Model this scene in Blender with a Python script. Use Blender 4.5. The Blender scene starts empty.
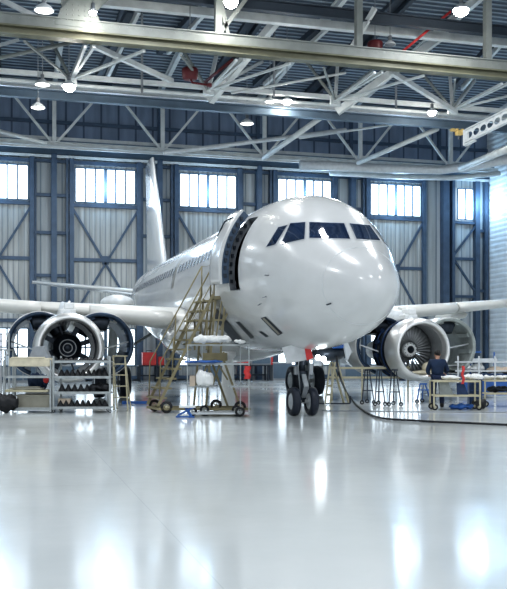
import bpy, bmesh, math, random
import numpy as np
from mathutils import Vector, Matrix, noise as mnoise
from mathutils.bvhtree import BVHTree
random.seed(7)
C = bpy.context.scene.collection
PI = math.pi
# ---------------------------------------------------------------- camera
CX, CY, CH = -7.719, -17.917, 1.685
TH = math.radians(15.47)
F0, YH = 906.6, 352.6
cd = bpy.data.cameras.new('camera'); cam = bpy.data.objects.new('camera', cd); C.objects.link(cam)
cam.location = (CX, CY, CH); cam.rotation_euler = (PI/2, 0, -TH)
cd.sensor_fit = 'HORIZONTAL'; cd.sensor_width = 36; cd.lens = F0*36/507
cd.shift_y = (YH-294.5)/507; cd.clip_end = 400; cd.clip_start = .1
bpy.context.scene.camera = cam
FW = Vector((math.sin(TH), math.cos(TH), 0)); RT = Vector((math.cos(TH), -math.sin(TH), 0)); UP = Vector((0, 0, 1))
CAM = Vector((CX, CY, CH))
def rd(px, py): return FW + RT*((px-253.5)/F0) + UP*((YH-py)/F0)
def atF(px, py, F): return CAM + rd(px, py)*F
def at(px, py, Y):
    d = rd(px, py); return CAM + d*((Y-CY)/d.y)
def gp(px, py): return atF(px, py, F0*CH/(py-YH))
# ---------------------------------------------------------------- materials
def mat(name, col, rough=.5, metal=0., var=0., vs=3., bump=0., bs=20., emit=None, es=0., coat=0., alpha=1., trans=0., rvar=0.):
    m = bpy.data.materials.new(name); m.use_nodes = True
    nt = m.node_tree; b = nt.nodes['Principled BSDF']
    b.inputs['Base Color'].default_value = (*col, 1); b.inputs['Roughness'].default_value = rough
    b.inputs['Metallic'].default_value = metal; b.inputs['Coat Weight'].default_value = coat
    b.inputs['Alpha'].default_value = alpha; b.inputs['Transmission Weight'].default_value = trans
    if emit: b.inputs['Emission Color'].default_value = (*emit, 1); b.inputs['Emission Strength'].default_value = es
    tc = nt.nodes.new('ShaderNodeTexCoord')
    n = nt.nodes.new('ShaderNodeTexNoise'); n.inputs['Scale'].default_value = vs; n.inputs['Detail'].default_value = 4
    nt.links.new(tc.outputs['Object'], n.inputs['Vector'])
    if var >= 0:
        r = nt.nodes.new('ShaderNodeMapRange'); r.inputs['From Min'].default_value = .3; r.inputs['From Max'].default_value = .7
        v = max(var, .02)
        r.inputs['To Min'].default_value = 1-v; r.inputs['To Max'].default_value = 1+v
        nt.links.new(n.outputs['Fac'], r.inputs['Value'])
        mx = nt.nodes.new('ShaderNodeVectorMath'); mx.operation = 'SCALE'; mx.inputs[0].default_value = col
        nt.links.new(r.outputs[0], mx.inputs['Scale']); nt.links.new(mx.outputs[0], b.inputs['Base Color'])
    if rvar:
        r2 = nt.nodes.new('ShaderNodeMapRange'); r2.inputs['From Min'].default_value = .3; r2.inputs['From Max'].default_value = .7
        r2.inputs['To Min'].default_value = rough-rvar; r2.inputs['To Max'].default_value = rough+rvar
        nt.links.new(n.outputs['Fac'], r2.inputs['Value']); nt.links.new(r2.outputs[0], b.inputs['Roughness'])
    if bump:
        n2 = nt.nodes.new('ShaderNodeTexNoise'); n2.inputs['Scale'].default_value = bs; n2.inputs['Detail'].default_value = 3
        nt.links.new(tc.outputs['Object'], n2.inputs['Vector'])
        bp = nt.nodes.new('ShaderNodeBump'); bp.inputs['Strength'].default_value = bump; bp.inputs['Distance'].default_value = .02
        nt.links.new(n2.outputs['Fac'], bp.inputs['Height']); nt.links.new(bp.outputs[0], b.inputs['Normal'])
    return m
def striped(name, c1, c2, axis, pitch, rough=.6, bump=.5, lo=.35, hi=.65, extra=.08, prof='SIN', noise_vec=(1, 1, 1)):
    """corrugated / boarded sheet: c1 grooves, c2 ridges, repeating along an object axis"""
    m = mat(name, c2, rough); nt = m.node_tree; b = nt.nodes['Principled BSDF']
    tc = nt.nodes.new('ShaderNodeTexCoord'); w = nt.nodes.new('ShaderNodeTexWave')
    w.wave_type = 'BANDS'; w.bands_direction = axis; w.wave_profile = prof
    w.inputs['Scale'].default_value = 2*PI/(20*pitch); w.inputs['Distortion'].default_value = 0
    nt.links.new(tc.outputs['Object'], w.inputs['Vector'])
    r = nt.nodes.new('ShaderNodeMapRange'); r.inputs['From Min'].default_value = lo; r.inputs['From Max'].default_value = hi
    nt.links.new(w.outputs['Fac'], r.inputs['Value'])
    mx = nt.nodes.new('ShaderNodeMix'); mx.data_type = 'RGBA'
    mx.inputs['A'].default_value = (*c1, 1); mx.inputs['B'].default_value = (*c2, 1)
    nt.links.new(r.outputs[0], mx.inputs['Factor'])
    mp = nt.nodes.new('ShaderNodeMapping'); mp.inputs['Scale'].default_value = noise_vec
    nt.links.new(tc.outputs['Object'], mp.inputs['Vector'])
    n = nt.nodes.new('ShaderNodeTexNoise'); n.inputs['Scale'].default_value = 1.; n.inputs['Detail'].default_value = 5
    nt.links.new(mp.outputs[0], n.inputs['Vector'])
    r2 = nt.nodes.new('ShaderNodeMapRange'); r2.inputs['From Min'].default_value = .3; r2.inputs['From Max'].default_value = .7
    r2.inputs['To Min'].default_value = 1-extra; r2.inputs['To Max'].default_value = 1+extra
    nt.links.new(n.outputs['Fac'], r2.inputs['Value'])
    s = nt.nodes.new('ShaderNodeVectorMath'); s.operation = 'SCALE'
    nt.links.new(mx.outputs['Result'], s.inputs[0]); nt.links.new(r2.outputs[0], s.inputs['Scale'])
    nt.links.new(s.outputs[0], b.inputs['Base Color'])
    bp = nt.nodes.new('ShaderNodeBump'); bp.inputs['Strength'].default_value = bump; bp.inputs['Distance'].default_value = pitch*.3
    nt.links.new(w.outputs['Fac'], bp.inputs['Height']); nt.links.new(bp.outputs[0], b.inputs['Normal'])
    return m
M = dict(
 paint=mat('white_aircraft_paint', (.60, .61, .61), .24, 0, .03, 1.5, coat=.6),
 paint2=mat('wing_paint', (.66, .66, .63), .35, 0, .03, 2),
 silver=mat('polished_metal', (.80, .80, .79), .36, .85, .03, 4),
 alu=mat('grey_aluminium', (.52, .54, .55), .42, .6, .1, 5),
 lightgrey=mat('light_grey_paint', (.62, .65, .67), .4, .1, .08, 5),
 grey=mat('grey_paint', (.27, .29, .31), .5, .2, .12, 5),
 dark=mat('dark_metal', (.035, .045, .06), .4, .5, .2, 8),
 blade=mat('titanium_blades', (.34, .35, .36), .35, .7, .1, 6),
 black=mat('black_rubber', (.012, .013, .016), .55, 0, .2, 10),
 tyre=mat('tyre_rubber', (.014, .02, .035), .5, 0, .2, 10),
 navy=mat('navy_metal', (.02, .05, .13), .4, .3, .3, 6),
 innerblue=mat('blue_primer_inner_skin', (.035, .06, .10), .35, .5, .4, 3),
 panelgrey=mat('cowl_inner_lining', (.30, .33, .32), .4, .3, .25, 3),
 glass=mat('cockpit_glass', (.015, .03, .07), .06, 0, .3, 3, coat=1),
 cabin=mat('cabin_window_glass', (.09, .12, .17), .25, 0, .05),
 frame=mat('window_seal', (.42, .44, .46), .4),
 white=mat('white_enamel', (.80, .82, .82), .4, 0, .04, 4),
 steel=mat('white_painted_steel', (.66, .69, .69), .45, .1, .12, 2),
 cream=mat('cream_painted_steel', (.25, .27, .26), .5, .1, .14, 1.5, bump=.1, bs=10),
 olive=mat('olive_girder_paint', (.17, .17, .12), .5, .1, .15, 1.5),
 bluesteel=mat('dark_blue_painted_steel', (.075, .115, .175), .5, .2, .15, 2),
 bluegrey=mat('blue_grey_painted_steel', (.115, .165, .22), .5, .2, .15, 1),
 shade=mat('dark_steel_and_shade', (.05, .065, .085), .5, .2, .15, 1),  # dark steel of the high beam; also paints the rafters' shadow sides
 stair=mat('olive_yellow_steel', (.25, .22, .13), .5, .2, .15, 3),
 khaki=mat('khaki_steel', (.52, .48, .34), .5, .2, .15, 3),
 galv=mat('galvanised_steel', (.36, .385, .39), .4, .6, .15, 6),
 beige=mat('beige_padding', (.62, .57, .44), .8, 0, .12, 6, bump=.3, bs=12),
 box=mat('taupe_crate', (.30, .29, .24), .6, .1, .1, 4),
 red=mat('red_paint', (.62, .05, .05), .45, 0, .1, 4),
 darkred=mat('dark_red_paint', (.12, .015, .02), .5, 0, .1, 4),
 blue=mat('blue_plastic', (.03, .12, .38), .4, 0, .15, 5),
 yellow=mat('yellow_hoist_paint', (.72, .52, .20), .5, 0, .15, 8),
 cloth=mat('white_cloth', (.78, .79, .78), .85, 0, .06, 8, bump=.4, bs=8),
 skin=mat('skin', (.48, .28, .20), .55, 0, .06, 8),
 hair=mat('dark_hair', (.02, .018, .018), .7, 0, .2, 30, bump=.3, bs=60),
 jacket=mat('navy_jacket_cloth', (.014, .032, .075), .85, 0, .2, 6, bump=.3, bs=15),
 trousers=mat('navy_trouser_cloth', (.014, .027, .07), .85, 0, .2, 6, bump=.3, bs=15),
 cardboard=mat('cardboard', (.50, .42, .34), .8, 0, .1, 5),
 pane=mat('bright_window_pane', (.9, .95, 1), .3, 0, .01, emit=(.80, .91, 1), es=1.9),
 pane2=mat('frosted_window_pane', (.8, .87, .92), .3, 0, .01, emit=(.78, .9, 1), es=1.8),
 lamp=mat('lit_lamp_glass', (1, 1, 1), .3, 0, .01, emit=(1, .97, .9), es=60),
 lampdim=mat('glowing_lamp_glass', (1, 1, 1), .3, 0, .01, emit=(1, .98, .93), es=3),
 gearlamp=mat('lit_taxi_lamp', (1, 1, 1), .3, 0, .01, emit=(.9, .97, 1), es=14),
)
M['wall'] = striped('boarded_wall_cladding', (.22, .27, .31), (.44, .48, .50), 'X', .62, .6, .3, .02, .10, .25, noise_vec=(3, 3, .15))
M['upper'] = striped('blue_upper_cladding', (.07, .10, .155), (.20, .26, .36), 'X', 1.03, .6, .3, .01, .05, .2, noise_vec=(2, 2, .3))
M['side'] = striped('white_sheet_cladding', (.66, .71, .74), (.80, .84, .86), 'Z', .33, .55, .3, .02, .12, .1)
M['panel'] = striped('door_panel_cladding', (.26, .29, .31), (.43, .45, .45), 'X', .31, .6, .3, .03, .14, .3, noise_vec=(4, 4, .12))
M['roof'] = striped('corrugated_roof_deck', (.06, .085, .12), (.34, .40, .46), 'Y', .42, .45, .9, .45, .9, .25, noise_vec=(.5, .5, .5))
# floor
def floor_mat():
    m = mat('polished_epoxy_floor', (.55, .59, .60), .13); nt = m.node_tree; b = nt.nodes['Principled BSDF']
    b.inputs['Specular IOR Level'].default_value = .42
    tc = nt.nodes.new('ShaderNodeTexCoord')
    n = nt.nodes.new('ShaderNodeTexNoise'); n.inputs['Scale'].default_value = .35; n.inputs['Detail'].default_value = 8; n.inputs['Roughness'].default_value = .65
    nt.links.new(tc.outputs['Object'], n.inputs['Vector'])
    r = nt.nodes.new('ShaderNodeMapRange'); r.inputs['From Min'].default_value = .3; r.inputs['From Max'].default_value = .7
    r.inputs['To Min'].default_value = .08; r.inputs['To Max'].default_value = .17
    nt.links.new(n.outputs['Fac'], r.inputs['Value']); nt.links.new(r.outputs[0], b.inputs['Roughness'])
    mx = nt.nodes.new('ShaderNodeMix'); mx.data_type = 'RGBA'
    mx.inputs['A'].default_value = (.62, .66, .665, 1); mx.inputs['B'].default_value = (.74, .765, .76, 1)
    nt.links.new(n.outputs['Fac'], mx.inputs['Factor'])
    br = nt.nodes.new('ShaderNodeTexBrick'); br.inputs['Scale'].default_value = 1; br.offset = 0
    br.inputs['Brick Width'].default_value = 6.2; br.inputs['Row Height'].default_value = 6.2; br.inputs['Mortar Size'].default_value = .006
    br.inputs['Color1'].default_value = (1, 1, 1, 1); br.inputs['Color2'].default_value = (.97, .97, .97, 1); br.inputs['Mortar'].default_value = (.86, .87, .88, 1)
    nt.links.new(tc.outputs['Object'], br.inputs['Vector'])
    mu = nt.nodes.new('ShaderNodeMix'); mu.data_type = 'RGBA'; mu.blend_type = 'MULTIPLY'; mu.inputs['Factor'].default_value = 1
    nt.links.new(mx.outputs['Result'], mu.inputs['A']); nt.links.new(br.outputs['Color'], mu.inputs['B'])
    nt.links.new(mu.outputs['Result'], b.inputs['Base Color'])
    n2 = nt.nodes.new('ShaderNodeTexNoise'); n2.inputs['Scale'].default_value = 1.4; n2.inputs['Detail'].default_value = 3
    nt.links.new(tc.outputs['Object'], n2.inputs['Vector'])
    bp = nt.nodes.new('ShaderNodeBump'); bp.inputs['Strength'].default_value = .12; bp.inputs['Distance'].default_value = .02
    nt.links.new(n2.outputs['Fac'], bp.inputs['Height']); nt.links.new(bp.outputs[0], b.inputs['Normal'])
    return m
M['floor'] = floor_mat()
# ---------------------------------------------------------------- mesh builder
class MB:
    def __init__(s): s.v = []; s.f = []; s.sm = []
    def add(s, vs, fs, smooth=False):
        o = len(s.v); s.v += [tuple(v) for v in vs]; s.f += [tuple(i+o for i in f) for f in fs]; s.sm += [smooth]*len(fs); return s
    def box(s, c, d, R=None):
        c = Vector(c); vs = []
        for x in (-.5, .5):
            for y in (-.5, .5):
                for z in (-.5, .5):
                    p = Vector((x*d[0], y*d[1], z*d[2]))
                    if R is not None: p = R @ p
                    vs.append(c+p)
        return s.add(vs, [(0, 1, 3, 2), (4, 6, 7, 5), (0, 4, 5, 1), (2, 3, 7, 6), (0, 2, 6, 4), (1, 5, 7, 3)])
    def b(s, x0, x1, y0, y1, z0, z1): return s.box(((x0+x1)/2, (y0+y1)/2, (z0+z1)/2), (abs(x1-x0), abs(y1-y0), abs(z1-z0)))
    def bar(s, p, q, w, h=None):
        p, q = Vector(p), Vector(q); h = h or w; d = q-p; L = d.length
        if L < 1e-6: return s
        z = d.normalized(); up = Vector((0, 0, 1)) if abs(z.z) < .95 else Vector((0, 1, 0))
        x = z.cross(up).normalized(); y = x.cross(z)
        R = Matrix((x, z, y)).transposed()
        return s.box((p+q)/2, (w, L, h), R)
    def ibeam(s, p, q, w, h, t=.03):
        p, q = Vector(p), Vector(q); z = (q-p).normalized(); up = Vector((0, 0, 1)) if abs(z.z) < .95 else Vector((0, 1, 0))
        x = z.cross(up).normalized(); y = x.cross(z)
        s.bar(p, q, t, h); s.bar(p+y*(h/2), q+y*(h/2), w, t); s.bar(p-y*(h/2), q-y*(h/2), w, t); return s
    def tube(s, pts, r, n=8, caps=True, closed=False):
        pts = [Vector(p) for p in pts]; rings = []; m = len(pts)
        rr = r if isinstance(r, (list, tuple)) else [r]*m
        prevx = None
        for i, p in enumerate(pts):
            if closed: d = pts[(i+1) % m]-pts[i-1]
            else: d = (pts[min(i+1, m-1)]-pts[max(i-1, 0)])
            z = d.normalized()
            if prevx is None:
                up = Vector((0, 0, 1)) if abs(z.z) < .9 else Vector((0, 1, 0)); x = z.cross(up).normalized()
            else: x = (prevx - z*prevx.dot(z)).normalized()
            prevx = x; y = z.cross(x)
            rings.append([p+(x*math.cos(a)+y*math.sin(a))*rr[i] for a in (2*PI*k/n for k in range(n))])
        vs = [v for g in rings for v in g]; fs = []
        for i in range(m if closed else m-1):
            j = (i+1) % m
            for k in range(n):
                l = (k+1) % n; fs.append((i*n+k, i*n+l, j*n+l, j*n+k))
        if caps and not closed: fs.append(tuple(reversed(range(n)))); fs.append(tuple((m-1)*n+k for k in range(n)))
        return s.add(vs, fs, True)
    def rev(s, prof, c=(0, 0, 0), axis='Y', n=48, a0=0, a1=2*PI, smooth=True):
        """revolve profile of (along, radius) about an axis through c"""
        c = Vector(c); full = abs(a1-a0-2*PI) < 1e-4; k = n if full else n+1; vs = []
        for a, r in prof:
            for i in range(k):
                t = a0+(a1-a0)*i/n; u, w = r*math.cos(t), r*math.sin(t)
                vs.append(c+(Vector((u, a, w)) if axis == 'Y' else Vector((u, w, a)) if axis == 'Z' else Vector((a, u, w))))
        fs = []
        for j in range(len(prof)-1):
            for i in range(n):
                l = (i+1) % k; fs.append((j*k+i, j*k+l, (j+1)*k+l, (j+1)*k+i))
        return s.add(vs, fs, smooth)
    def grid(s, rows, smooth=True):
        n = len(rows[0]); vs = [v for r in rows for v in r]; fs = []
        for j in range(len(rows)-1):
            for i in range(n-1): fs.append((j*n+i, j*n+i+1, (j+1)*n+i+1, (j+1)*n+i))
        return s.add(vs, fs, smooth)
    def sphere(s, c, r, sc=(1, 1, 1), n=16, m=10):
        c = Vector(c); rows = []
        for j in range(m+1):
            a = PI*j/m; rows.append([c+Vector((r*sc[0]*math.sin(a)*math.cos(2*PI*i/n), r*sc[1]*math.sin(a)*math.sin(2*PI*i/n), r*sc[2]*math.cos(a))) for i in range(n+1)])
        return s.grid(rows)
    def make(s, name, m, parent=None, bevel=0, solid=0, recalc=True):
        me = bpy.data.meshes.new(name); me.from_pydata(s.v, [], s.f)
        me.polygons.foreach_set('use_smooth', s.sm); me.materials.append(M[m] if isinstance(m, str) else m)
        bm = bmesh.new(); bm.from_mesh(me); bmesh.ops.remove_doubles(bm, verts=bm.verts, dist=1e-5)
        if recalc: bmesh.ops.recalc_face_normals(bm, faces=bm.faces)
        bm.to_mesh(me); bm.free()
        o = bpy.data.objects.new(name, me); C.objects.link(o)
        if solid:
            k = o.modifiers.new('solid', 'SOLIDIFY'); k.thickness = solid; k.offset = 0
        if bevel:
            k = o.modifiers.new('bevel', 'BEVEL'); k.width = bevel; k.segments = 2; k.limit_method = 'ANGLE'
        if parent is not None: o.parent = parent
        return o
def tag(o, label=None, cat=None, group=None, kind=None):
    if label: o['label'] = label
    if cat: o['category'] = cat
    if group: o['group'] = group
    if kind: o['kind'] = kind
    return o
def thing(name, label, cat, loc=(0, 0, 0), rz=0, group=None, parent=None):
    o = bpy.data.objects.new(name, None); C.objects.link(o); o.location = loc; o.rotation_euler = (0, 0, rz)
    o.empty_display_size = .2
    if parent is not None: o.parent = parent
    return tag(o, label, cat, group)
def dup(o, parent=None):
    c = o.copy(); C.objects.link(c)
    if parent is not None: c.parent = parent
    for ch in list(o.children): dup(ch, c)
    return c
# ================================================================ SETTING
WY = 36.5                       # rear wall
RX = at(487, 200, WY).x         # right side wall
LX = -30.
FY = -24.                       # open front of the hangar
def roofz(y): return 17.6+(WY-y)*.06
MB().b(LX-1, RX+1, FY-3, WY+1, -.3, 0).make('floor', 'floor')['kind'] = 'structure'
mb = MB(); mb.b(LX-.3, RX+.3, WY, WY+.3, 0, 13.3); mb.make('wall_back', 'wall')['kind'] = 'structure'
mb = MB(); mb.b(LX-.3, RX+.3, WY, WY+.3, 13.3, roofz(WY)+.4); mb.make('wall_back_upper', 'upper')['kind'] = 'structure'
MB().b(RX, RX+.3, FY, WY, 0, 21.2).make('wall_right', 'side')['kind'] = 'structure'
MB().b(LX-.3, LX, FY, WY, 0, 21.2).make('wall_left', 'side')['kind'] = 'structure'
mb = MB(); a = (WY, roofz(WY)); c = (FY, roofz(FY))
mb.add([(LX, WY, a[1]), (RX, WY, a[1]), (RX, FY, c[1]), (LX, FY, c[1]), (LX, WY, a[1]+.3), (RX, WY, a[1]+.3), (RX, FY, c[1]+.3), (LX, FY, c[1]+.3)],
       [(0, 1, 2, 3), (7, 6, 5, 4), (0, 4, 5, 1), (2, 6, 7, 3), (1, 5, 6, 2), (0, 3, 7, 4)])
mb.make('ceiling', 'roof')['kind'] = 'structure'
# header band above the hangar doors
mb = MB()
mb.b(LX, RX, WY-.35, WY, 13.25, 13.6); mb.b(LX, RX, WY-.9, WY-.35, 13.7, 13.78); mb.b(LX, RX, WY-.95, WY-.85, 13.5, 13.95)
mb.make('trim_1', 'bluegrey')['kind'] = 'structure'
mb = MB(); mb.b(LX, RX, WY-.7, WY-.4, 13.98, 14.2); mb.b(LX, RX, WY-.45, WY-.3, 13.05, 13.2)
mb.make('trim_2', 'steel')['kind'] = 'structure'
mb = MB(); mb.b(LX, RX, WY-.12, WY, 15.1, 15.3)
for k in range(-5, 5): mb.b(1.4+6.2*k-.1, 1.4+6.2*k+.1, WY-.2, WY, 13.3, roofz(WY))
mb.make('trim_3', 'bluesteel')['kind'] = 'structure'
MB().b(LX, RX, WY-.06, WY, 0, .35).make('baseboard_back', 'grey')['kind'] = 'structure'
# hangar door leaves, each with a high window and a low window
def pane_rows(xc, w, z0, z1, n, y, mbf, mbp, fw=.09, mid=True, hb=()):
    mbp.b(xc-w/2, xc+w/2, y+.03, y+.06, z0, z1)
    for i in range(n+1):
        t = fw*(2.2 if (mid and i == n//2) else 1.)
        x = xc-w/2+w*i/n; mbf.b(x-t/2, x+t/2, y-.03, y+.03, z0, z1)
    for z in (z0, z1, *hb): mbf.b(xc-w/2, xc+w/2, y-.03, y+.03, z-fw/2, z+fw/2)
def leaf(k, xc, w):
    o = tag(bpy.data.objects.new('door_%d' % k, None), kind='structure'); C.objects.link(o); o.location = (xc, WY-.25, 0)
    h = w/2
    MB().b(-h, h, .0, .08, .1, 13.0).make('panel', 'panel', o)
    f = MB()
    for x in (-h, h): f.b(x-.13, x+.13, -.22, .0, .1, 13.05)
    for z in (.2, 3.55, 7.15, 10.35, 12.85): f.b(-h, h, -.14, 0, z-.1, z+.1)
    f.make('frame', 'bluesteel', o)
    g = MB()
    for z0, z1 in ((3.65, 10.25),):
        g.bar((-h, -.07, z0), (h, -.07, z1), .1, .13); g.bar((h, -.07, z0), (-h, -.07, z1), .1, .13)
    g.b(-.2, .2, -.09, -.05, 6.9, 7.4)
    g.make('cross_brace', 'bluesteel', o)
    return o
xs = [-1.84+6.22*k for k in range(-4, 4)]
nwin = 1
for k, xc in enumerate(xs):
    xc += WY*0
    leaf(k+1, xc, 3.95)
    f, p = MB(), MB(); pane_rows(0, 3.54, 10.53, 12.56, 6, 0, f, p, hb=())
    w = tag(bpy.data.objects.new('window_%d' % nwin, None), kind='structure'); C.objects.link(w); w.location = (xc, WY-.31, 0); nwin += 1
    f.make('window_frame', 'bluegrey', w); p.make('pane', 'pane', w)
    f, p = MB(), MB(); pane_rows(0, 3.54, .9, 3.1, 6, 0, f, p, hb=(2.0,))
    w = tag(bpy.data.objects.new('window_%d' % nwin, None), kind='structure'); C.objects.link(w); w.location = (xc, WY-.31, 0); nwin += 1
    f.make('window_frame', 'bluegrey', w); p.make('pane', 'pane2', w)
# bays between the leaves: columns and rails
n = 4
for k, xc in enumerate(xs[:-1]):
    xa = xc+1.975+.13; xb = xs[k+1]-1.975-.13; xm = (xa+xb)/2+.12
    mb = MB(); mb.b(xm-.16, xm+.16, WY-.5, WY, 0, 13.3); mb.b(xb-.2, xb-.05, WY-.4, WY, 0, 13.3); mb.b(xa+.02, xa+.14, WY-.3, WY, 0, 13.3)
    for z in (4.6, 6.2, 8.7, 10.9, 12.9):
        mb.b(xa, xb, WY-.22, WY, z-.09, z+.09)
    mb.make('trim_%d' % n, 'bluesteel')['kind'] = 'structure'; n += 1
# narrow bay by the right corner
xw = at(464, 200, WY).x
f, p = MB(), MB(); pane_rows(0, 1.15, 10.5, 12.55, 2, 0, f, p, mid=False)
w = tag(bpy.data.objects.new('window_%d' % nwin, None), kind='structure'); C.objects.link(w); w.location = (xw, WY-.2, 0)
f.make('window_frame', 'bluegrey', w); p.make('pane', 'pane', w)
mb = MB(); xl = at(443, 200, WY).x; x2 = at(451, 200, WY).x; x3 = at(475, 200, WY).x; x4 = at(484, 200, WY).x
mb.b(xl-.22, xl+.22, WY-.5, WY, 0, 13.3); mb.b(x2-.1, x2+.1, WY-.4, WY, 0, 13.3); mb.b(x3-.16, x3+.16, WY-.4, WY, 0, 13.3); mb.b(x4-.12, x4+.12, WY-.4, WY, 0, 13.3)
for z in (10.3, 7.9, 5.4, 3.0): mb.b(x2, x3, WY-.25, WY-.05, z-.09, z+.09)
for z in (9.8, 5.8): mb.b(x3, x4, WY-.25, WY-.05, z-.09, z+.09)
for a, b_ in ((10.2, 8.), (5.5, 3.2)):
    mb.bar((x3, WY-.2, a), (x2, WY-.2, b_), .12); mb.bar((x2, WY-.2, b_), (x3, WY-.2, b_-2.4), .12)
mb.make('trim_%d' % n, 'bluesteel')['kind'] = 'structure'; n += 1
# ================================================================ ROOF STEELWORK
YA, YB, YC, YT = 18.5, 22.8, 25.5, 34.6
def chordpx(mbx, px0, py0, px1, py1, Y, w, h, kind='bar', x0=None, x1=None):
    """a straight member in plane Y drawn through two sight lines and carried on to x0..x1"""
    a, b_ = at(px0, py0, Y), at(px1, py1, Y)
    z = (a.z+b_.z)/2
    x0 = LX+.3 if x0 is None else x0; x1 = RX-.3 if x1 is None else x1
    p, q = Vector((x0, Y, z)), Vector((x1, Y, z))
    if kind == 'bar': mbx.bar(p, q, w, h)
    elif kind == 'i': mbx.ibeam(p, q, w, h)
    else: mbx.tube([p, q], w/2, 10)
    return z
# --- front cream girder
t = thing('roof_girder', 'big cream riveted girder with olive lower flange spanning the roof nearest the camera', 'girder', (0, YA, 14.2))
mb = MB(); za = chordpx(mb, 0, 24, 507, 65, YA, .34, .36); zA = za
for v in range(len(mb.v)): pass
def rel(o, par):                 # geometry was written in world space: offset it under its thing
    o.matrix_parent_inverse = Matrix.Translation(par.location).inverted() if not any(par.rotation_euler) else (Matrix.Translation(par.location) @ par.rotation_euler.to_matrix().to_4x4()).inverted()
    return o
def part(mb, name, m, par, **k): return rel(mb.make(name, m, par, **k), par)
mb.v = []; mb.f = []; mb.sm = []
mb.b(LX+.3, RX-.3, YA-.17, YA+.17, zA-.18, zA+.22); mb.b(LX+.3, RX-.3, YA-.24, YA+.24, zA+.22, zA+.27)
part(mb, 'chord', 'cream', t)
mb = MB(); mb.b(LX+.3, RX-.3, YA-.3, YA+.3, zA-.25, zA-.19); mb.b(LX+.3, RX-.3, YA-.08, YA-.02, zA-.48, zA-.2); mb.b(LX+.3, RX-.3, YA-.24, YA+.24, zA-.53, zA-.47)
part(mb, 'lower_flange', 'olive', t)
GX = [1.4+6.2*k for k in range(-5, 4)]
zt = roofz(YA)-.1
for x in GX:
    if x > RX-.5 or x < LX: continue
    xx = x-.55
    m = MB(); m.b(xx-.14, xx+.14, YA-.15, YA+.15, zA+.2, zt); part(m, 'post', 'cream', t)
for x in GX[:-1]:
    pass
for a, b_ in (((215, 40), (250, -6)), ((68, 24), (112, -20)), ((228, 36), (218, -10))):
    m = MB(); m.bar(at(*a, YA), at(*b_, YA), .16, .16); part(m, 'diagonal', 'cream', t)
# gusset with rivets, upper left
g0 = at(76, 12, YA-.2); m = MB(); gpl = [at(*q, YA-.2) for q in ((55, 24), (60, 10), (70, -2), (84, -10), (112, -22), (116, -8), (96, 12), (104, 30))]
m.add(gpl+[p_+Vector((0, .05, 0)) for p_ in gpl], [tuple(range(8)), tuple(range(15, 7, -1))]+[(i, (i+1) % 8, 8+(i+1) % 8, 8+i) for i in range(8)])
for i in range(6):
    for j in range(4):
        m.sphere((g0.x-.6+.24*i, YA-.25, zA+.2+.2*j), .025, n=6, m=4)
part(m, 'gusset_plate', 'cream', t)
for i in range(44):
    pass
m = MB()
for i in range(90):
    x = -9+i*.32; m.sphere((x, YA-.18, zA+.12), .018, n=6, m=4)
part(m, 'rivets', 'grey', t)
m = MB(); m.b(LX+.3, RX-.3, YA-.15, YA+.15, zt-.2, zt+.05); part(m, 'top_chord', 'cream', t)
# --- second truss plane with deep dark purlin beam, white top chord
def simple_beam(name, label, Y, z, w, h, m, kind='i', cat='beam', x0=None, x1=None):
    mb = MB(); x0 = LX+.3 if x0 is None else x0; x1 = RX-.3 if x1 is None else x1
    if kind == 'i': mb.ibeam((x0, Y, z), (x1, Y, z), w, h, .05)
    elif kind == 'tube': mb.tube([(x0, Y, z), (x1, Y, z)], h/2, 10)
    else: mb.bar((x0, Y, z), (x1, Y, z), w, h)
    return tag(mb.make(name, m), label, cat)
zof = lambda px, py, Y: at(px, py, Y).z
simple_beam('roof_beam', 'deep dark beam crossing high above the cream girder', 19.5, zof(340, 14, 19.5), .3, .42, 'shade')
simple_beam('roof_beam', 'wide white beam just under the roof deck, below the high dark beam', 21.0, zof(340, 26.5, 21.0), .34, .34, 'steel', 'bar')
0 and simple_beam('roof_beam', 'thin white beam at the top of the picture touching the frame', 17.8, zof(170, -2, 17.8), .2, .2, 'steel', 'bar')
simple_beam('crane_rail_beam', 'long blue-grey runway beam carrying the yellow hoist', YC, zof(170, 104, YC), .3, .36, 'bluegrey')
simple_beam('roof_beam', 'white upper chord beam seen above the blue-grey runway beam', 24.6, zof(170, 84.5, 24.6), .25, .2, 'steel', 'bar')
simple_beam('roof_beam', 'slender white tube between upper white chord and runway beam', 25.0, zof(170, 92.5, 25.0), .2, .18, 'steel', 'tube')
simple_beam('roof_beam', 'cool grey rail tucked right behind the runway beam', 26.4, zof(170, 97, 26.4), .2, .12, 'lightgrey', 'bar')
# --- rear truss near the wall
tr = thing('roof_truss', 'pale W-braced truss standing in front of the blue upper wall', 'truss', (0, YT, 13.4))
zb, ztp = zof(100, 147, YT), zof(100, 88, YT)
m = MB(); m.ibeam((LX+.3, YT, zb), (RX-.3, YT, zb), .3, .22, .04); m.bar((LX+.3, YT-.3, zb-.25), (RX-.3, YT-.3, zb-.25), .1, .12); part(m, 'bottom_chord', 'steel', tr)
m = MB(); m.ibeam((LX+.3, YT, ztp), (RX-.3, YT, ztp), .3, .22, .04); part(m, 'top_chord', 'steel', tr)
for x in [-4.9+6.2*k for k in range(-4, 5)]:
    if x < LX+1 or x > RX-1: continue
    m = MB(); m.bar((x, YT, zb), (x, YT, ztp), .22, .2); part(m, 'vertical', 'steel', tr)
    for s in (-1, 1):
        if LX+.5 < x+3.1*s < RX-.3:
            m = MB(); m.bar((x+.15*s, YT, zb+.1), (x+2.85*s, YT, ztp), .13, .13); part(m, 'diagonal', 'steel', tr)
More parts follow.
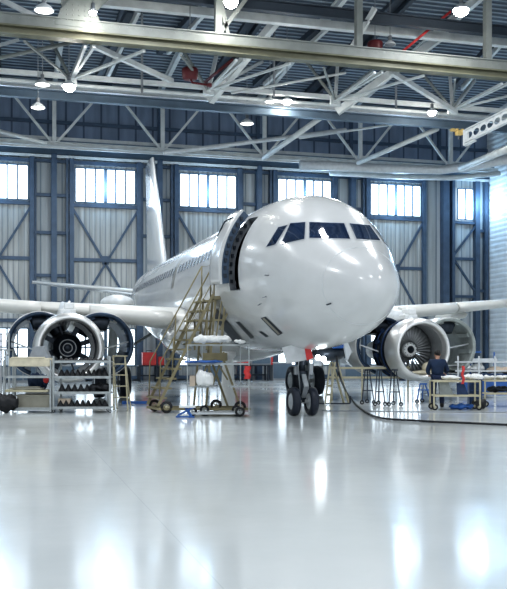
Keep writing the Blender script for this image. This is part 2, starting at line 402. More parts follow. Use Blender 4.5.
# --- braces from the front girder back to the node line
for k, x in enumerate(GX):
    if x < -13 or x > RX-5: continue
    nm = ['seventh', 'sixth', 'fifth', 'fourth', 'third', 'second', 'first'][k % 7]
    a = Vector((x, YB, 13.75))
    where = {-4.8: 'above the left engine side, near the fin', 1.4: 'left of the middle, beside the dark red heater', 7.6: 'right of the middle, beneath the enamel dish lamp', 13.8: 'at the right, beside the yellow hoist'}.get(round(x, 1), 'past the left edge, %s bay' % nm)
    b = thing('brace_cluster', 'fan of white roof struts ' + where, 'roof brace', tuple(a), 0)
    m = MB(); m.box((0, 0, -.02), (.5, .12, .42)); m.box((0, 0, 0), (.2, .4, .3)); m.make('node_plate', 'steel', b)
    for dx, dy, dz, w in ((-2.1, -4.2, .1, .11), (.25, -4.2, .1, .13), (.6, -4.2, .15, .15), (2.6, -4.2, .15, .12), (1.2, 2.7, 3.4, .2), (-1.2, 2.7, 3.4, .14), (4.0, 5., 3.2, .2)):
        m = MB(); m.bar((0, 0, 0), (dx, dy, dz), w*.8, w*.8); m.make('strut', 'steel' if dx > -1 else 'cream', b)
# longitudinal rafters up under the deck
for i, x in enumerate([-11, -7.9, -4.8, -1.7, 1.4, 4.5, 7.6, 10.7, 13.8]):
    m = MB(); y0, y1 = 6., WY-.1
    m.ibeam((x, y0, roofz(y0)-.25), (x, y1, roofz(y1)-.25), .22, .4, .04)
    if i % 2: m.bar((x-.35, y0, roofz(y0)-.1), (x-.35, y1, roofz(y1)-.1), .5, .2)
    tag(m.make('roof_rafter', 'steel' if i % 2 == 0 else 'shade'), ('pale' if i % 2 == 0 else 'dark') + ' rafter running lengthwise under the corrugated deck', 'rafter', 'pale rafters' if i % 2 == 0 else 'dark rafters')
# large sloping tubes in front of the rear truss
def strut(label, a, b_, r, m='steel', name='roof_strut', kind='tube'):
    mb = MB()
    if kind == 'tube': mb.tube([a, b_], r, 10)
    else: mb.bar(a, b_, r*2)
    if kind == 'tube': mb.sphere(a, r, n=10, m=6); mb.sphere(b_, r, n=10, m=6)
    return tag(mb.make(name, m), label, 'strut')
strut('thick white sloping tube rising right toward the runway beam at centre', at(264, 158, 31), at(320, 118, 26.2), .15)
strut('long grey tube rising gently to the right above the centre window', at(165, 153, 31), at(345, 130, 31), .12, 'lightgrey')
strut('thin white tube running on right from the long grey tube', at(300, 138, 31.3), at(395, 124, 31.3), .07)
strut('white sloping tube rising right above the right-hand window', at(358, 163, 31.2), at(437, 129, 26.4), .13)
strut('thin white tube dropping left over the corner of the back wall', at(0, 131, 31), at(45, 143, 31), .1)
strut('fat white tube descending from the right edge under the crane arm', at(461, 168, 30), at(515, 146, 22), .19)
strut('upper white brace slanting across the top left corner', at(-6, -4, 19.2), at(44, 21, 18.9), .09, kind='bar')
strut('white brace descending from cream girder toward right node', at(391, 72, 18.9), at(456, 112, 22.6), .1, kind='bar')
strut('white brace descending right from the cream girder at left', at(92, 45, 18.9), at(172, 81, 22.6), .1, kind='bar')
strut('heavy white brace going down behind the cream girder beside the heater', at(279, 18, 21.9), at(210, 101, 25.2), .17, kind='bar')
strut('heavy white brace going down left beneath the enamel dish lamp', at(448, 32, 22.3), at(337, 112, 25.2), .17, kind='bar')
strut('slim white rod from central node to upper right under the girder', at(232, 93, 23), at(345, 73, 23), .06)
strut('slim cream rod crossing the upper left beneath the girder', at(0, 58, 20), at(74, 42, 20), .08, 'cream')
strut('pale brace leaning above the roof lamp at right', at(345, 60, 20.2), at(375, 8, 19.2), .1, kind='bar')
strut('dark hanging rod by the lamp above the centre', at(274, 26, 24.3), at(274, 96, 24.3), .06, 'grey')
strut('dark hanging rod left of the heater', at(142, 14, 24.2), at(142, 92, 24.2), .06, 'grey')
strut('dark hanging rod under the enamel dish lamp', at(396, 72, 24.3), at(396, 108, 24.3), .06, 'grey')
strut('red fire pipe sloping beside the dark red heater', at(232, 60, 19.5), at(205, 82, 22.6), .07, 'darkred')
strut('thin red fire pipe crossing the upper right', at(397, 56, 20.5), at(450, 12, 19.9), .06, 'red')
for px0, py0, px1, py1 in ((139, 10, 107, 77), (205, 12, 168, 52), (327, 28, 264, 84), (365, 12, 340, 30), (500, 45, 462, 88)):
    mb = MB(); mb.bar(at(px0, py0, 23.5), at(px1, py1, 29.5), .16, .3)
    tag(mb.make('roof_rafter', 'steel'), 'short pale rafter slanting back under the corrugated deck', 'rafter', 'short pale rafters')
    mb = MB(); mb.bar(at(px0-9, py0, 23.9), at(px1-9, py1, 29.9), .3, .3)  # dark bar stands in for the shaded side of the pale rafter
    tag(mb.make('roof_rafter', 'shade'), 'short dark bar painted as the shadow side of a pale rafter', 'rafter', 'painted rafter shadow sides')
# right ducts, crane arm with round holes, hoist
mb = MB(); pts = [at(300, 165, 33.2), at(380, 168.5, 33), at(440, 170, 32.5), at(480, 165, 30.5), at(520, 157, 28)]
mb.tube(pts, .28, 12); tag(mb.make('air_duct', 'lightgrey'), 'long pale round duct curving along the wall top at right', 'duct')
mb = MB(); pts = [at(330, 173, 34.6), at(400, 177, 34.4), at(450, 178, 34), at(500, 173.5, 33.2)]
mb.tube(pts, .16, 10); tag(mb.make('air_duct', 'steel'), 'thinner white duct under the long pale one at right', 'duct')
# crane arm: plate with holes
P, Q = at(466, 136.5, 21.5), at(530, 104.5, 19.0); d = (Q-P); L = d.length; ex = d.normalized(); ey = Vector((-ex.y, ex.x, 0)).normalized(); ez = Vector((0, 0, 1))
arm = thing('crane_arm', 'white crane arm pierced by a row of round holes at the right edge', 'crane arm', tuple(P))
nh = 9; pitch = L/nh; H = .6; mb = MB()
for k in range(nh):
    c0 = pitch*(k+.5); r = .155; n_ = 16; ring = []; out = []
    for i in range(n_):
        a = 2*PI*i/n_; ca, sa = math.cos(a), math.sin(a); ring.append((c0+r*ca, r*sa))
        sc = min(pitch/2/max(abs(ca), 1e-6), H/2/max(abs(sa), 1e-6)); out.append((c0+sc*ca, sc*sa))
    o = len(mb.v); vv = [P+ex*u+ez*w for u, w in ring]+[P+ex*u+ez*w for u, w in out]
    mb.add(vv, [(i, (i+1) % n_, n_+(i+1) % n_, n_+i) for i in range(n_)])
part(mb, 'web', 'white', arm, solid=.03)
mb = MB(); mb.bar(P+ez*H/2, Q+ez*H/2, .3, .04); mb.bar(P-ez*H/2, Q-ez*H/2, .3, .04); mb.bar(P-ez*.45, P+ez*.3, .3, .05); mb.bar(P-ez*.4-ex*.1, P-ez*.4+ex*.5, .3, .05)
part(mb, 'flange', 'white', arm)
h = at(459, 132.5, 25.5); ho = thing('chain_hoist', 'small yellow hoist trolley hanging on the blue-grey runway beam', 'hoist', tuple(h))
MB().box((0, 0, -.02), (.34, .3, .26)).make('motor_housing', 'yellow', ho, bevel=.03)
MB().box((-.32, 0, .1), (.3, .24, .12)).make('trolley', 'yellow', ho, bevel=.02)
MB().box((.3, 0, .08), (.26, .22, .14)).make('gear_case', 'yellow', ho, bevel=.02)
m = MB()
for x in (-.4, -.15, .15, .4): m.rev([(-.14, 0), (-.14, .07), (.14, .07), (.14, 0)], (x, 0, .16), n=12)
m.make('trolley_wheel', 'yellow', ho)
m = MB(); m.tube([(0, 0, -.15), (0, 0, -.3)], .02, 6); m.rev([(0, .0), (.03, .05), (-.03, .05), (0, 0)], (0, 0, -.33), n=10); m.make('hook', 'grey', ho)
# pendant lamps
def lamp(px, py, Y, r, lit, label, grp=None):
    p = at(px, py, Y); t = thing('pendant_lamp', label, 'lamp', tuple(p), 0, grp)
    top = roofz(Y)-p.z-.1
    MB().rev([(.0, r), (.03, r*1.0), (r*.35, r*.82), (r*.62, r*.45), (r*.75, .09), (r*.75+.02, .0)], axis='Z', n=24).make('lamp_shade', 'lightgrey', t, solid=.012)
    m = MB(); m.rev([(r*.74, .08), (r*.74+.22, .08), (r*.74+.24, 0)], axis='Z', n=12); m.tube([(0, 0, r*.7+.2), (0, 0, top)], .02, 6); m.make('stem', 'grey', t)
    if lit == 2:
        MB().sphere((0, 0, -.05), r*.85, (1, 1, .75), 20, 12).make('bulb', 'lamp', t)
    else:
        MB().rev([(.01, r*.93), (-.035, r*.6), (-.05, 0)], axis='Z', n=24).make('diffuser', 'lampdim' if lit else 'grey', t)
    if lit == 2:
        ld = bpy.data.lights.new('lamp_light', 'POINT'); ld.energy = 50; ld.shadow_soft_size = .3; ld.color = (1, .96, .88)
        lo = bpy.data.objects.new('lamp_light', ld); C.objects.link(lo); lo.parent = t; lo.location = (0, 0, -.4)
lamp(44, 11, 16.5, .36, 1, 'large glowing dish lamp in the top left corner above the girder')
lamp(69, 86, 22.2, .30, 2, 'dazzling lit lamp below the girder at the left')
lamp(42.5, 85, 24.3, .34, 1, 'dish lamp directly left of the dazzling left lamp')
lamp(38, 108, 24.3, .32, 1, 'lowest dish lamp at left under the blue-grey beam')
lamp(93, 12, 17.5, .15, 2, 'small bright lamp beside the riveted gusset plate')
lamp(231, 2, 17.0, .30, 2, 'bright lamp cut by the top edge above the middle')
lamp(270, 102, 24.8, .26, 1, 'left lamp of the close pair above the cockpit')
lamp(287, 101, 24.8, .24, 2, 'right lamp of the close pair above the cockpit')
lamp(247, 124, 26.5, .34, 1, 'dish lamp hanging alone under the runway beam above the open door')
lamp(461, 10, 16.4, .34, 2, 'bright lamp near the top right corner')
lamp(390, 45, 20.0, .26, 0, 'unlit enamel dish lamp hanging beside the right-hand heater')
lamp(432, 112, 23.5, .24, 2, 'bright lamp left of the yellow hoist')
for px, py, Y, lab in ((190, 74, 20.6, 'dark red drum heater on a red arm, left of centre in the roof'), (375, 47, 20.2, 'dark red drum heater beside the unlit dish lamp')):
    p = at(px, py, Y); t = thing('drum_heater', lab, 'heater', tuple(p))
    MB().rev([(-.24, 0), (-.24, .28), (-.18, .33), (.16, .36), (.24, .32), (.24, 0)], axis='Z', n=20).make('drum', 'darkred', t)
    m = MB(); m.tube([(0, 0, -.15), (.1, 0, -.36), (.85, 0, -.42)], .05, 8); m.box((.85, 0, -.42), (.2, .15, .15)); m.make('arm', 'darkred', t)
    m = MB(); m.tube([(0, 0, .15), (0, 0, roofz(Y)-p.z-.1)], .02, 6); m.make('hanger_rod', 'grey', t)
# ================================================================ AIRPLANE
air = thing('airplane', 'large white twin-engine jet airliner parked in the hangar with opened engine cowls and cabin door', 'airplane')
SEC = [  # Y, top, bottom, half width, z of widest line
 (0, 3.12, 3.12, 0, 3.12), (.03, 3.28, 2.97, .16, 3.12), (.12, 3.44, 2.83, .32, 3.13), (.3, 3.62, 2.66, .51, 3.14), (.6, 3.83, 2.47, .73, 3.17),
 (1., 4.06, 2.29, .95, 3.22), (1.5, 4.38, 2.12, 1.16, 3.32), (2., 4.78, 1.99, 1.34, 3.42), (2.5, 5.14, 1.90, 1.48, 3.52), (3., 5.40, 1.84, 1.60, 3.6),
 (3.5, 5.58, 1.79, 1.70, 3.67), (4., 5.70, 1.76, 1.78, 3.73), (5., 5.83, 1.74, 1.90, 3.81), (6., 5.87, 1.73, 1.96, 3.87), (7., 5.87, 1.73, 1.975, 3.87),
 (20., 5.87, 1.73, 1.975, 3.87), (22., 5.87, 1.93, 1.95, 3.95), (25., 5.86, 2.7, 1.78, 4.25), (28., 5.78, 3.5, 1.4, 4.6), (31., 5.6, 4.25, .9, 4.9), (33., 5.38, 4.75, .42, 5.05), (33.84, 5.2, 4.98, .12, 5.09)]
S = np.array(SEC); TS = np.sqrt(S[:, 0])
def pchip(xs, ys):
    h = np.diff(xs); dl = np.diff(ys)/h; d = np.zeros(len(xs)); d[0] = dl[0]; d[-1] = dl[-1]
    for i in range(1, len(xs)-1):
        if dl[i-1]*dl[i] > 0:
            w1, w2 = 2*h[i]+h[i-1], h[i]+2*h[i-1]; d[i] = (w1+w2)/(w1/dl[i-1]+w2/dl[i])
    def f(x):
        i = min(max(int(np.searchsorted(xs, x))-1, 0), len(xs)-2); t = (x-xs[i])/h[i]
        return float((2*t**3-3*t*t+1)*ys[i]+(t**3-2*t*t+t)*h[i]*d[i]+(-2*t**3+3*t*t)*ys[i+1]+(t**3-t*t)*h[i]*d[i+1])
    return f
fs_ = [pchip(TS, S[:, j]) for j in range(1, 5)]
def sec(Y): t = math.sqrt(max(Y, 0)); return [f(t) for f in fs_]
def surf(Y, phi, off=0.):
    """phi from the crown; negative = image-left (starboard) side"""
    def P_(Y, phi):
        tz, bz, w, zc = sec(Y); c = math.cos(phi)
        return Vector((w*math.sin(phi), Y, zc+(tz-zc if c > 0 else zc-bz)*c))
    p = P_(Y, phi)
    if off:
        e = .02; a = P_(Y+e, phi)-P_(max(Y-e, 0), phi); b_ = P_(Y, phi+e)-P_(Y, phi-e); n_ = a.cross(b_).normalized()
        if n_.dot(p-Vector((0, Y, sec(Y)[3]))) < 0: n_ = -n_
        p = p+n_*off
    return p
def phi_z(Y, z):
    tz, bz, w, zc = sec(Y); c = (z-zc)/(tz-zc if z > zc else zc-bz); return math.acos(max(-1, min(1, c)))
DY0, DY1 = 4.7, 5.5
Ys = sorted(set([0]+[.006*(i**2) for i in range(1, 22)]+[2.8+.2*i for i in range(7)]+[DY0, DY1]+[4.1+.1*i for i in range(20)]+[4.7, 5.5]+[6.1+.5*i for i in range(56)]+[33.84]))
Ys = [y for i, y in enumerate(Ys) if i == 0 or y-Ys[i-1] > .004]
NP = 128
def phis(Y): return [-PI+2*PI*i/NP for i in range(NP+1)]
rows = [[surf(Y, p) for p in phis(Y)] for Y in Ys]
mb = MB(); vs = [v for r in rows for v in r]; W = NP+1; fc = []
PH0, PH1 = -PI*2*37/NP, -PI*2*16/NP       # angular span of the door opening
for j in range(len(Ys)-1):
    for i in range(NP):
        p0, p1 = -PI+2*PI*i/NP, -PI+2*PI*(i+1)/NP
        if Ys[j] >= DY0-.001 and Ys[j+1] <= DY1+.001 and p0 >= PH0-.001 and p1 <= PH1+.001: continue
        fc.append((j*W+i, j*W+i+1, (j+1)*W+i+1, (j+1)*W+i))
mb.add(vs, fc, True)
bvh = BVHTree.FromPolygons(vs, [(j*W+i, j*W+i+1, (j+1)*W+i+1, (j+1)*W+i) for j in range(len(Ys)-1) for i in range(NP)])
fus = mb.make('fuselage', 'paint', air)
def decal(corners, name, m, par, off=.006, n=10, mirror=False, th=.0):
    """lay a four-cornered patch on the hull, given the sight lines of its corners"""
    a, b_, c, d = [Vector((*q, 0)) for q in corners]; rows = []
    for j in range(n+1):
        r = []
        for i in range(n+1):
            u, v = i/n, j/n; q = (a*(1-u)+b_*u)*(1-v)+(d*(1-u)+c*u)*v
            h, nn, _, _ = bvh.ray_cast(CAM, rd(q.x, q.y).normalized())
            if h is None: h, nn, _, _ = bvh.find_nearest(atF(q.x, q.y, 22))
            ctr = Vector((0, h.y, 3.6)); nn = nn if nn.dot(h-ctr) > 0 else -nn
            p = h+nn*off; r.append((-p.x if mirror else p.x, p.y, p.z))
        rows.append(r)
    mb = MB().grid(rows); return mb.make(name, m, par)
def grow(c, k):
    cx = sum(p[0] for p in c)/4; cy = sum(p[1] for p in c)/4
    return [(x+(k if x > cx else -k), y+(k if y > cy else -k)) for x, y in c]
WIN = [[(309.5, 222.3), (344, 223.6), (350, 239), (309.5, 238)], [(349.5, 223.7), (369.5, 225.5), (380, 240.5), (356.5, 239)],
       [(290.5, 223.5), (305.5, 222.3), (304.5, 239), (281.5, 244)], [(278.5, 227.5), (287.5, 225.3), (275.5, 244.5), (266.5, 247)]]
for i, w in enumerate(WIN):
    g = [(w[0][0]-1, w[0][1]-1), (w[1][0]+1, w[1][1]-1), (w[2][0]+1, w[2][1]+1), (w[3][0]-1, w[3][1]+1)]
    f = decal(g, 'cockpit_window', 'frame', air, .006)
    decal(w, 'pane', 'glass', f, .011)
    if i > 1:
        f = decal(g, 'cockpit_window', 'frame', air, .006, mirror=True); decal(w, 'pane', 'glass', f, .011, mirror=True)
# belly slots, vent, radome seam
decal([(261, 318), (266, 316.5), (283, 333), (278, 335.5)], 'hull_slot', 'dark', air, .01)
decal([(262.5, 318.2), (264.5, 317.5), (280.5, 333.4), (278.5, 334.2)], 'slot_cover', 'box', air, .014)
decal([(236, 322), (239.5, 321.5), (254.5, 337), (251, 338.5)], 'hull_slot', 'dark', air, .01)
decal([(259, 331.5), (262, 331), (269, 336), (266, 337)], 'hull_slot', 'dark', air, .01)
decal([(326, 304.2), (331, 302.6), (332, 303.8), (327, 305.4)], 'vent', 'dark', air, .01)
decal([(213, 317), (217, 308), (247, 345), (236, 344)], 'cargo_door_opening', 'dark', air, .012, n=14)
m = MB(); m.tube([surf(.95, 2*PI*i/72, .002) for i in range(72)], .006, 5, closed=True); m.make('radome_seam', 'lightgrey', air)
for k, (Y, ph) in enumerate(((3.2, -1.9), (3.6, -2.0), (2.9, -1.6))):
    p, q = surf(Y, ph), surf(Y, ph, .12); m = MB(); m.tube([p, q, q+Vector((0, -.14, 0))], .012, 6); m.make('pitot_probe', 'grey', air)
# cabin windows
for i in range(44):
    Y = 6.6+.515*i
    if 13.0 < Y < 13.6: continue
    z = 4.56; ph = -phi_z(Y, z); p = surf(Y, ph, .012); e1 = (surf(Y+.05, ph, .012)-p).normalized(); e2 = (surf(Y, ph+.02, .012)-p).normalized()
    vs = [p+e1*(.095*math.copysign(abs(math.cos(a))**.6, math.cos(a)))+e2*(.17*math.copysign(abs(math.sin(a))**.6, math.sin(a))) for a in (2*PI*k/16 for k in range(16))]
    MB().add(vs, [tuple(range(16))]).make('cabin_window', 'cabin', air)
# overwing exit seen as a dark slot
Y0 = 13.35; rows = [[surf(Y0+.05*i, -phi_z(Y0, 3.95+1.08*j/10), .02) for i in range(3)] for j in range(11)]
ex_ = MB().grid(rows).make('emergency_exit', 'box', air)
rows = [[surf(Y0+.23+.03*i, -phi_z(Y0, 3.9+1.15*j/10), .03) for i in range(3)] for j in range(11)]; MB().grid(rows).make('exit_frame', 'dark', ex_)
# door opening: reveal, dark interior, moved-out leaf
m = MB(); N = 14; phs = [PH0+(PH1-PH0)*i/N for i in range(N+1)]
m.grid([[surf(Y, p, o) for p in phs] for Y, o in ((DY0, 0), (DY0, -.18))]); m.grid([[surf(Y, p, o) for p in phs] for Y, o in ((DY1, 0), (DY1, -.18))])
for p in (PH0, PH1): m.grid([[surf(DY0+(DY1-DY0)*i/4, p, o) for i in range(5)] for o in (0, -.18)])
fr = m.make('door_frame', 'grey', air, recalc=False)
m = MB(); m.grid([[surf(DY0-.3+(DY1-DY0+.6)*i/6, p-.0, -.45) for p in phs] for i in range(7)]); m.make('entry_interior', 'navy', fr)
m = MB()
for i in range(1, 9):
    p = PH0+(PH1-PH0)*i/9; a = surf(DY1-.04, p, -.06); m.box(a, (.06, .1, .09))
m.make('door_latch', 'dark', fr)
LY0, LY1 = 5.1, 6.1; o0, o1 = .20, .36
m = MB(); N = 20; p0, p1 = PH0+.10, PH1-.03; phs = [p0+(p1-p0)*i/N for i in range(N+1)]
yy = [LY0+(LY1-LY0)*i/6 for i in range(7)]
m.grid([[surf(y, p, o1) for p in phs] for y in yy]); m.grid([[surf(y, p, o1-.05) for p in phs] for y in yy])
for y in (LY0, LY1): m.grid([[surf(y, p, o) for p in phs] for o in (o1-.05, o1)], False)
for p in (p0, p1): m.grid([[surf(y, p, o) for y in yy] for o in (o1-.05, o1)], False)
dr = m.make('cabin_door', 'paint', air)
m = MB(); m.grid([[surf(LY0+.02, p, o) for p in phs] for o in (o1-.05, o0-.08)], False); m.grid([[surf(y, p, o0-.08) for p in phs] for y in yy])
m.grid([[surf(LY1-.02, p, o) for p in phs] for o in (o1-.05, o0-.08)], False)
m.make('door_lining', 'bluesteel', dr)
for i in range(1, 10):
    p = p0+(p1-p0)*i/10; a = surf(LY0-.01, p, o0+.02); m = MB().box(a, (.07, .05, .10)); m.make('door_latch', 'dark', dr)
m = MB(); a = surf(LY1-.1, -1.15, o1); b_ = surf(LY1-.3, -.98, o1+.05); c = surf(LY0+.35, -.92, o1+.01); m.tube([a, b_, c], .02, 6); m.make('door_hinge_arm', 'dark', dr)
m = MB(); a = surf(DY1+.05, -1.55, .02); b_ = surf(LY0+.2, -1.5, o0); m.bar(a, b_, .08, .3); m.make('door_hinge_arm', 'grey', dr)
# ---- wings
def airfoil(c, t, n=14):
    up = []; lo = []
    for i in range(n+1):
        x = (1-math.cos(PI*i/n))/2; y = 5*t*(.2969*math.sqrt(x)-.126*x-.3516*x*x+.2843*x**3-.1036*x**4)
        up.append((x*c, y*c+.02*c*math.sin(PI*x))); lo.append((x*c, -y*c*.8+.01*c*math.sin(PI*x)))
    return up[::-1]+lo[1:]
def wing_sec(x, le, z, c, t): return [Vector((x, le+a, z+b_)) for a, b_ in airfoil(c, t)]
def wing(s):
    st = [(1.2, 10.55, 2.62, 6.9, .13), (1.975, 10.9, 2.72, 6.3, .13), (3.2, 11.52, 2.86, 5.6, .125), (6.4, 13.15, 3.17, 3.9, .115), (10, 14.98, 3.52, 3.1, .11), (14, 17.0, 3.92, 2.2, .105), (16.9, 18.5, 4.2, 1.55, .1)]
    m = MB(); m.grid([wing_sec(s*x, le, z, c, t) for x, le, z, c, t in st])
    w = m.make('wing', 'paint2', air)
    m = MB(); x0, x1 = st[-1][0], 17.05                        # wing tip fence
    for q in (-1, 1): m.add([(s*x0, 18.6, 4.2), (s*x1, 19.0, 4.2+.75*q), (s*x1, 19.8, 4.2+.7*q), (s*x0, 20.1, 4.2)], [(0, 1, 2, 3)])
    m.make('wing_fence', 'paint2', w, solid=.04)
    def zz(x): return 2.72+(x-1.975)*.0990
    def ly(x): return 10.9+(x-1.975)*.5105
    for a, b_ in ((2.45, 4.95), (6.5, 9.6), (9.65, 12.9), (12.95, 16.4)):   # drooped slats
        m = MB(); rows = []
        for i in range(5):
            x = a+(b_-a)*i/4; h = .30-.009*x; r = []
            for k in range(13):
                an = PI*k/12; r.append(Vector((s*x, ly(x)-.22-math.sin(an)*h*1.1+.25*(1-math.sin(an)), zz(x)-.02+math.cos(an)*h)))
            r += [Vector((s*x, ly(x)+.1, zz(x)-.1)), r[0].copy()]; rows.append(r)
        m.grid(rows)
        for q in (rows[0], rows[-1]): m.add(q, [tuple(range(len(q)))])
        m.make('slat', 'paint2', w)
    for x in (5.2, 8.6, 11.6):                                  # flap track fairings
        m = MB(); c0 = Vector((s*x, 17.0 if x < 6 else ly(x)+3.0, zz(x)-.35)); m.sphere(c0, 1, (.17, 1.5, .22), 14, 16); m.make('flap_fairing', 'paint2', w)
    for k in range(1, 4):
        pass
    return w
for s in (-1, 1): wing(s)
q = atF(117, 303, 33.6); m = MB(); m.sphere(q, 1, (.62, 1.0, .3), 20, 14); m.make('wing_spoiler', 'lightgrey', air)
m = MB(); m.sphere((0, 13.6, 2.3), 1, (2.25, 5.2, .98), 32, 24); m.make('belly_fairing', 'paint', air)
for s in (-1, 1):
    m = MB(); m.sphere((s*1.95, 11.2, 2.35), 1, (.5, 1.5, .42), 20, 16); m.make('wing_root_fairing', 'paint', air)
    m = MB(); m.tube([(s*2.5, 10.9, 2.25), (s*2.5, 11.05, 2.25)], .17, 14); m.make('landing_light', 'silver', air)
# tailplane and fin
for s in (-1, 1):
    m = MB(); m.grid([wing_sec(s*x, le, z, c, .1) for x, le, z, c in ((.3, 28.6, 4.75, 3.9), (6.2, 31.2, 5.42, 1.5))]); q = wing_sec(s*6.2, 31.2, 5.42, 1.5, .1); m.add(q, [tuple(range(len(q)))])
    m.make('tailplane', 'paint', air)
m = MB(); rows = []
for z, le, c in ((5.3, 25.6, 7.2), (6.1, 26.4, 5.6), (9, 28.2, 4.1), (12.1, 30.05, 2.6)): rows.append([Vector((b_, le+a, z)) for a, b_ in airfoil(c, .1)])
m.grid(rows); m.add(rows[-1], [tuple(range(len(rows[-1])))]); m.make('fin', 'paint', air)
# ---- engines
EY, EZ, EX = 9.95, 1.83, 5.75
def engine(s):
    e = thing('engine', None, None, (s*EX+(.2 if s > 0 else 0), EY, EZ-(.04 if s > 0 else 0)), 0, None, air); R = 1.04
    lipm = 'silver'
    prof = [(.85, 1.08), (.7, 1.09), (.35, 1.07), (.15, R), (.05, .99), (0, .93), (.03, .88), (.12, .845), (.3, .83)]
    MB().rev(prof, n=72).make('inlet_lip', lipm, e)
    MB().rev([(.3, .83), (.6, .85), (1.0, .87), (1.25, .87)], n=72).make('inlet_liner', 'dark' if s < 0 else 'alu', e)
    MB().rev([(.86, 1.06), (.9, 1.0), (1.3, .98), (1.35, 1.04), (1.42, 1.04), (1.45, .97), (1.9, .97), (1.95, 1.03), (2.0, 1.03), (2.02, .93)], n=64).make('fan_case', 'dark', e)
    m = MB()
    for k in range(14):
        a = 2*PI*k/14+.2; r = 1.02; m.box((r*math.cos(a), 1.55+.12*(k % 3), r*math.sin(a)), (.16, .3, .12), Matrix.Rotation(-a, 3, 'Y'))
    for rr, yy_ in ((1.03, 1.2), (1.02, 1.7)): m.tube([(rr*math.cos(2*PI*i/40), yy_, rr*math.sin(2*PI*i/40)) for i in range(40)], .03, 6, closed=True)
    m.make('accessory_units', 'navy', e)
    # core
    MB().rev([(1.5, 0), (1.5, .42), (1.9, .5), (2.4, .55), (3.2, .5), (3.8, .42), (4.3, .33), (4.32, 0)], n=36).make('core_casing', 'alu' if s > 0 else 'grey', e)
    MB().rev([(3.7, .0), (4.3, .26), (4.9, 0)], n=24).make('exhaust_cone', 'grey', e)
    # outlet guide vanes
    m = MB(); nv = 60
    for k in range(nv):
        a = 2*PI*k/nv; d_ = Vector((math.cos(a), 0, math.sin(a))); m.bar(d_*.74+Vector((0, 1.5, 0)), d_*.88+Vector((0, 1.5, 0)), .016, .1)
    m.rev([(1.45, .74), (1.55, .74)], n=48)
    m.make('guide_vanes', 'lightgrey' if s < 0 else 'panelgrey', e)
    m = MB()
    for k in range(8):
        a = 2*PI*k/8+.3; d_ = Vector((math.cos(a), 0, math.sin(a))); m.bar(d_*.4+Vector((0, 1.6, 0)), d_*.95+Vector((0, 1.6, 0)), .05, .16)
    m.make('strut', 'dark', e)
    if s < 0:      # fan removed: bare dark hub with concentric rings
        MB().rev([(1.1, 0), (1.1, .12), (1.16, .13), (1.16, .2), (1.08, .21), (1.08, .3), (1.15, .32), (1.2, .43), (1.5, .45)], n=40).make('fan_hub', 'dark', e)
        m = MB()
        for r in (.14, .26): m.tube([(r*math.cos(2*PI*i/32), 1.07, r*math.sin(2*PI*i/32)) for i in range(32)], .016, 6, closed=True)
        m.make('hub_rings', 'alu', e)
    else:
        m = MB(); nb = 36
        for k in range(nb):
            a = 2*PI*k/nb; rws = []
            for j in range(7):
                r = .27+.585*j/6; tw = .5+.75*j/6; sweep = .10*math.sin(PI*j/6); cc = .10+.08*j/6
                rad = Vector((math.cos(a), 0, math.sin(a))); tan = Vector((-math.sin(a), 0, math.cos(a)))
                c_ = rad*r+Vector((0, 1.2-sweep*.5, 0)); dv = tan*math.sin(tw)*cc+Vector((0, 1, 0))*math.cos(tw)*cc
                rws.append([c_-dv*.5, c_, c_+dv*.5])
            m.grid(rws)
        m.make('fan', 'blade', e, solid=.006)
        MB().rev([(1.35, .27), (1.11, .26), (1.07, .24), (1.05, .19), (1.03, .13)], n=40).make('spinner_ring', 'white', e)
        MB().rev([(1.05, .14), (.97, .10), (.88, .05), (.84, .0)], n=32).make('spinner', 'dark', e)
        m = MB()
        for k in range(12): a = 2*PI*k/12; m.sphere((.22*math.cos(a), 1.05, .22*math.sin(a)), .016, n=6, m=4)
        m.make('spinner_bolts', 'dark', e)
        m = MB(); m.sphere((.12, .35, -.78), 1, (.42, .3, .07), 16, 10); m.sphere((.3, .3, -.62), 1, (.22, .2, .2), 12, 8); m.make('protective_padding', 'beige', e)
    # opened thrust-reverser halves, one each side
    for q in (-1, 1):
        c = Vector(((1.75 if s > 0 else 1.1) if q > 0 else -.82, 1.5, .12)); a0, a1 = (math.radians(-72), math.radians(128)) if q > 0 else (math.radians(52), math.radians(252))
        ro, ri = 1.04, .90; L_ = 1.75
        m = MB(); m.rev([(0, ro-.02), (.08, ro), (L_*.6, ro), (L_, ro-.14)], c, n=40, a0=a0, a1=a1)
        cw = m.make('cowl', 'paint', e, solid=.02)
        m = MB(); m.rev([(0, ro-.02), (-.02, ro-.05), (.0, ri+.03), (.02, ri), (L_*.6, ri), (L_, ri-.12)], c, n=40, a0=a0, a1=a1)
        m.rev([(L_, ri-.12), (L_, ro-.14)], c, n=40, a0=a0, a1=a1)
        for k in range(5):
            an = a0+(a1-a0)*(k+.5)/5; m.box(c+Vector((math.cos(an)*(ri-.03), .5, math.sin(an)*(ri-.03))), (.06, .8, .14), Matrix.Rotation(-an, 3, 'Y'))
        m.make('cowl_lining', 'innerblue' if not (s > 0 and q > 0) else 'panelgrey', cw, solid=.01)
        # inner fixed structure of the half cowl
        m = MB(); b0, b1 = (math.radians(70), math.radians(150)) if q > 0 else (math.radians(30), math.radians(110))
        m.rev([(.15, .88), (.2, .5), (1.2, .45), (1.3, .85)], c, n=20, a0=b0, a1=b1); m.make('inner_duct_wall', 'dark', cw, solid=.03)
        m = MB()
        an = PI/2-q*.45
        m.bar(c+Vector((q*.93, .3, .1)), Vector((q*.9, 1.5, -.1)), .045); m.make('hold_open_rod', 'alu', cw)
        m = MB(); m.bar(c+Vector((q*.6, .4, -.68)), Vector((q*.7, 1.5, -.6)), .045); m.make('hold_open_rod', 'alu', cw)
    # pylon
    x0 = 0; m = MB(); rows = []
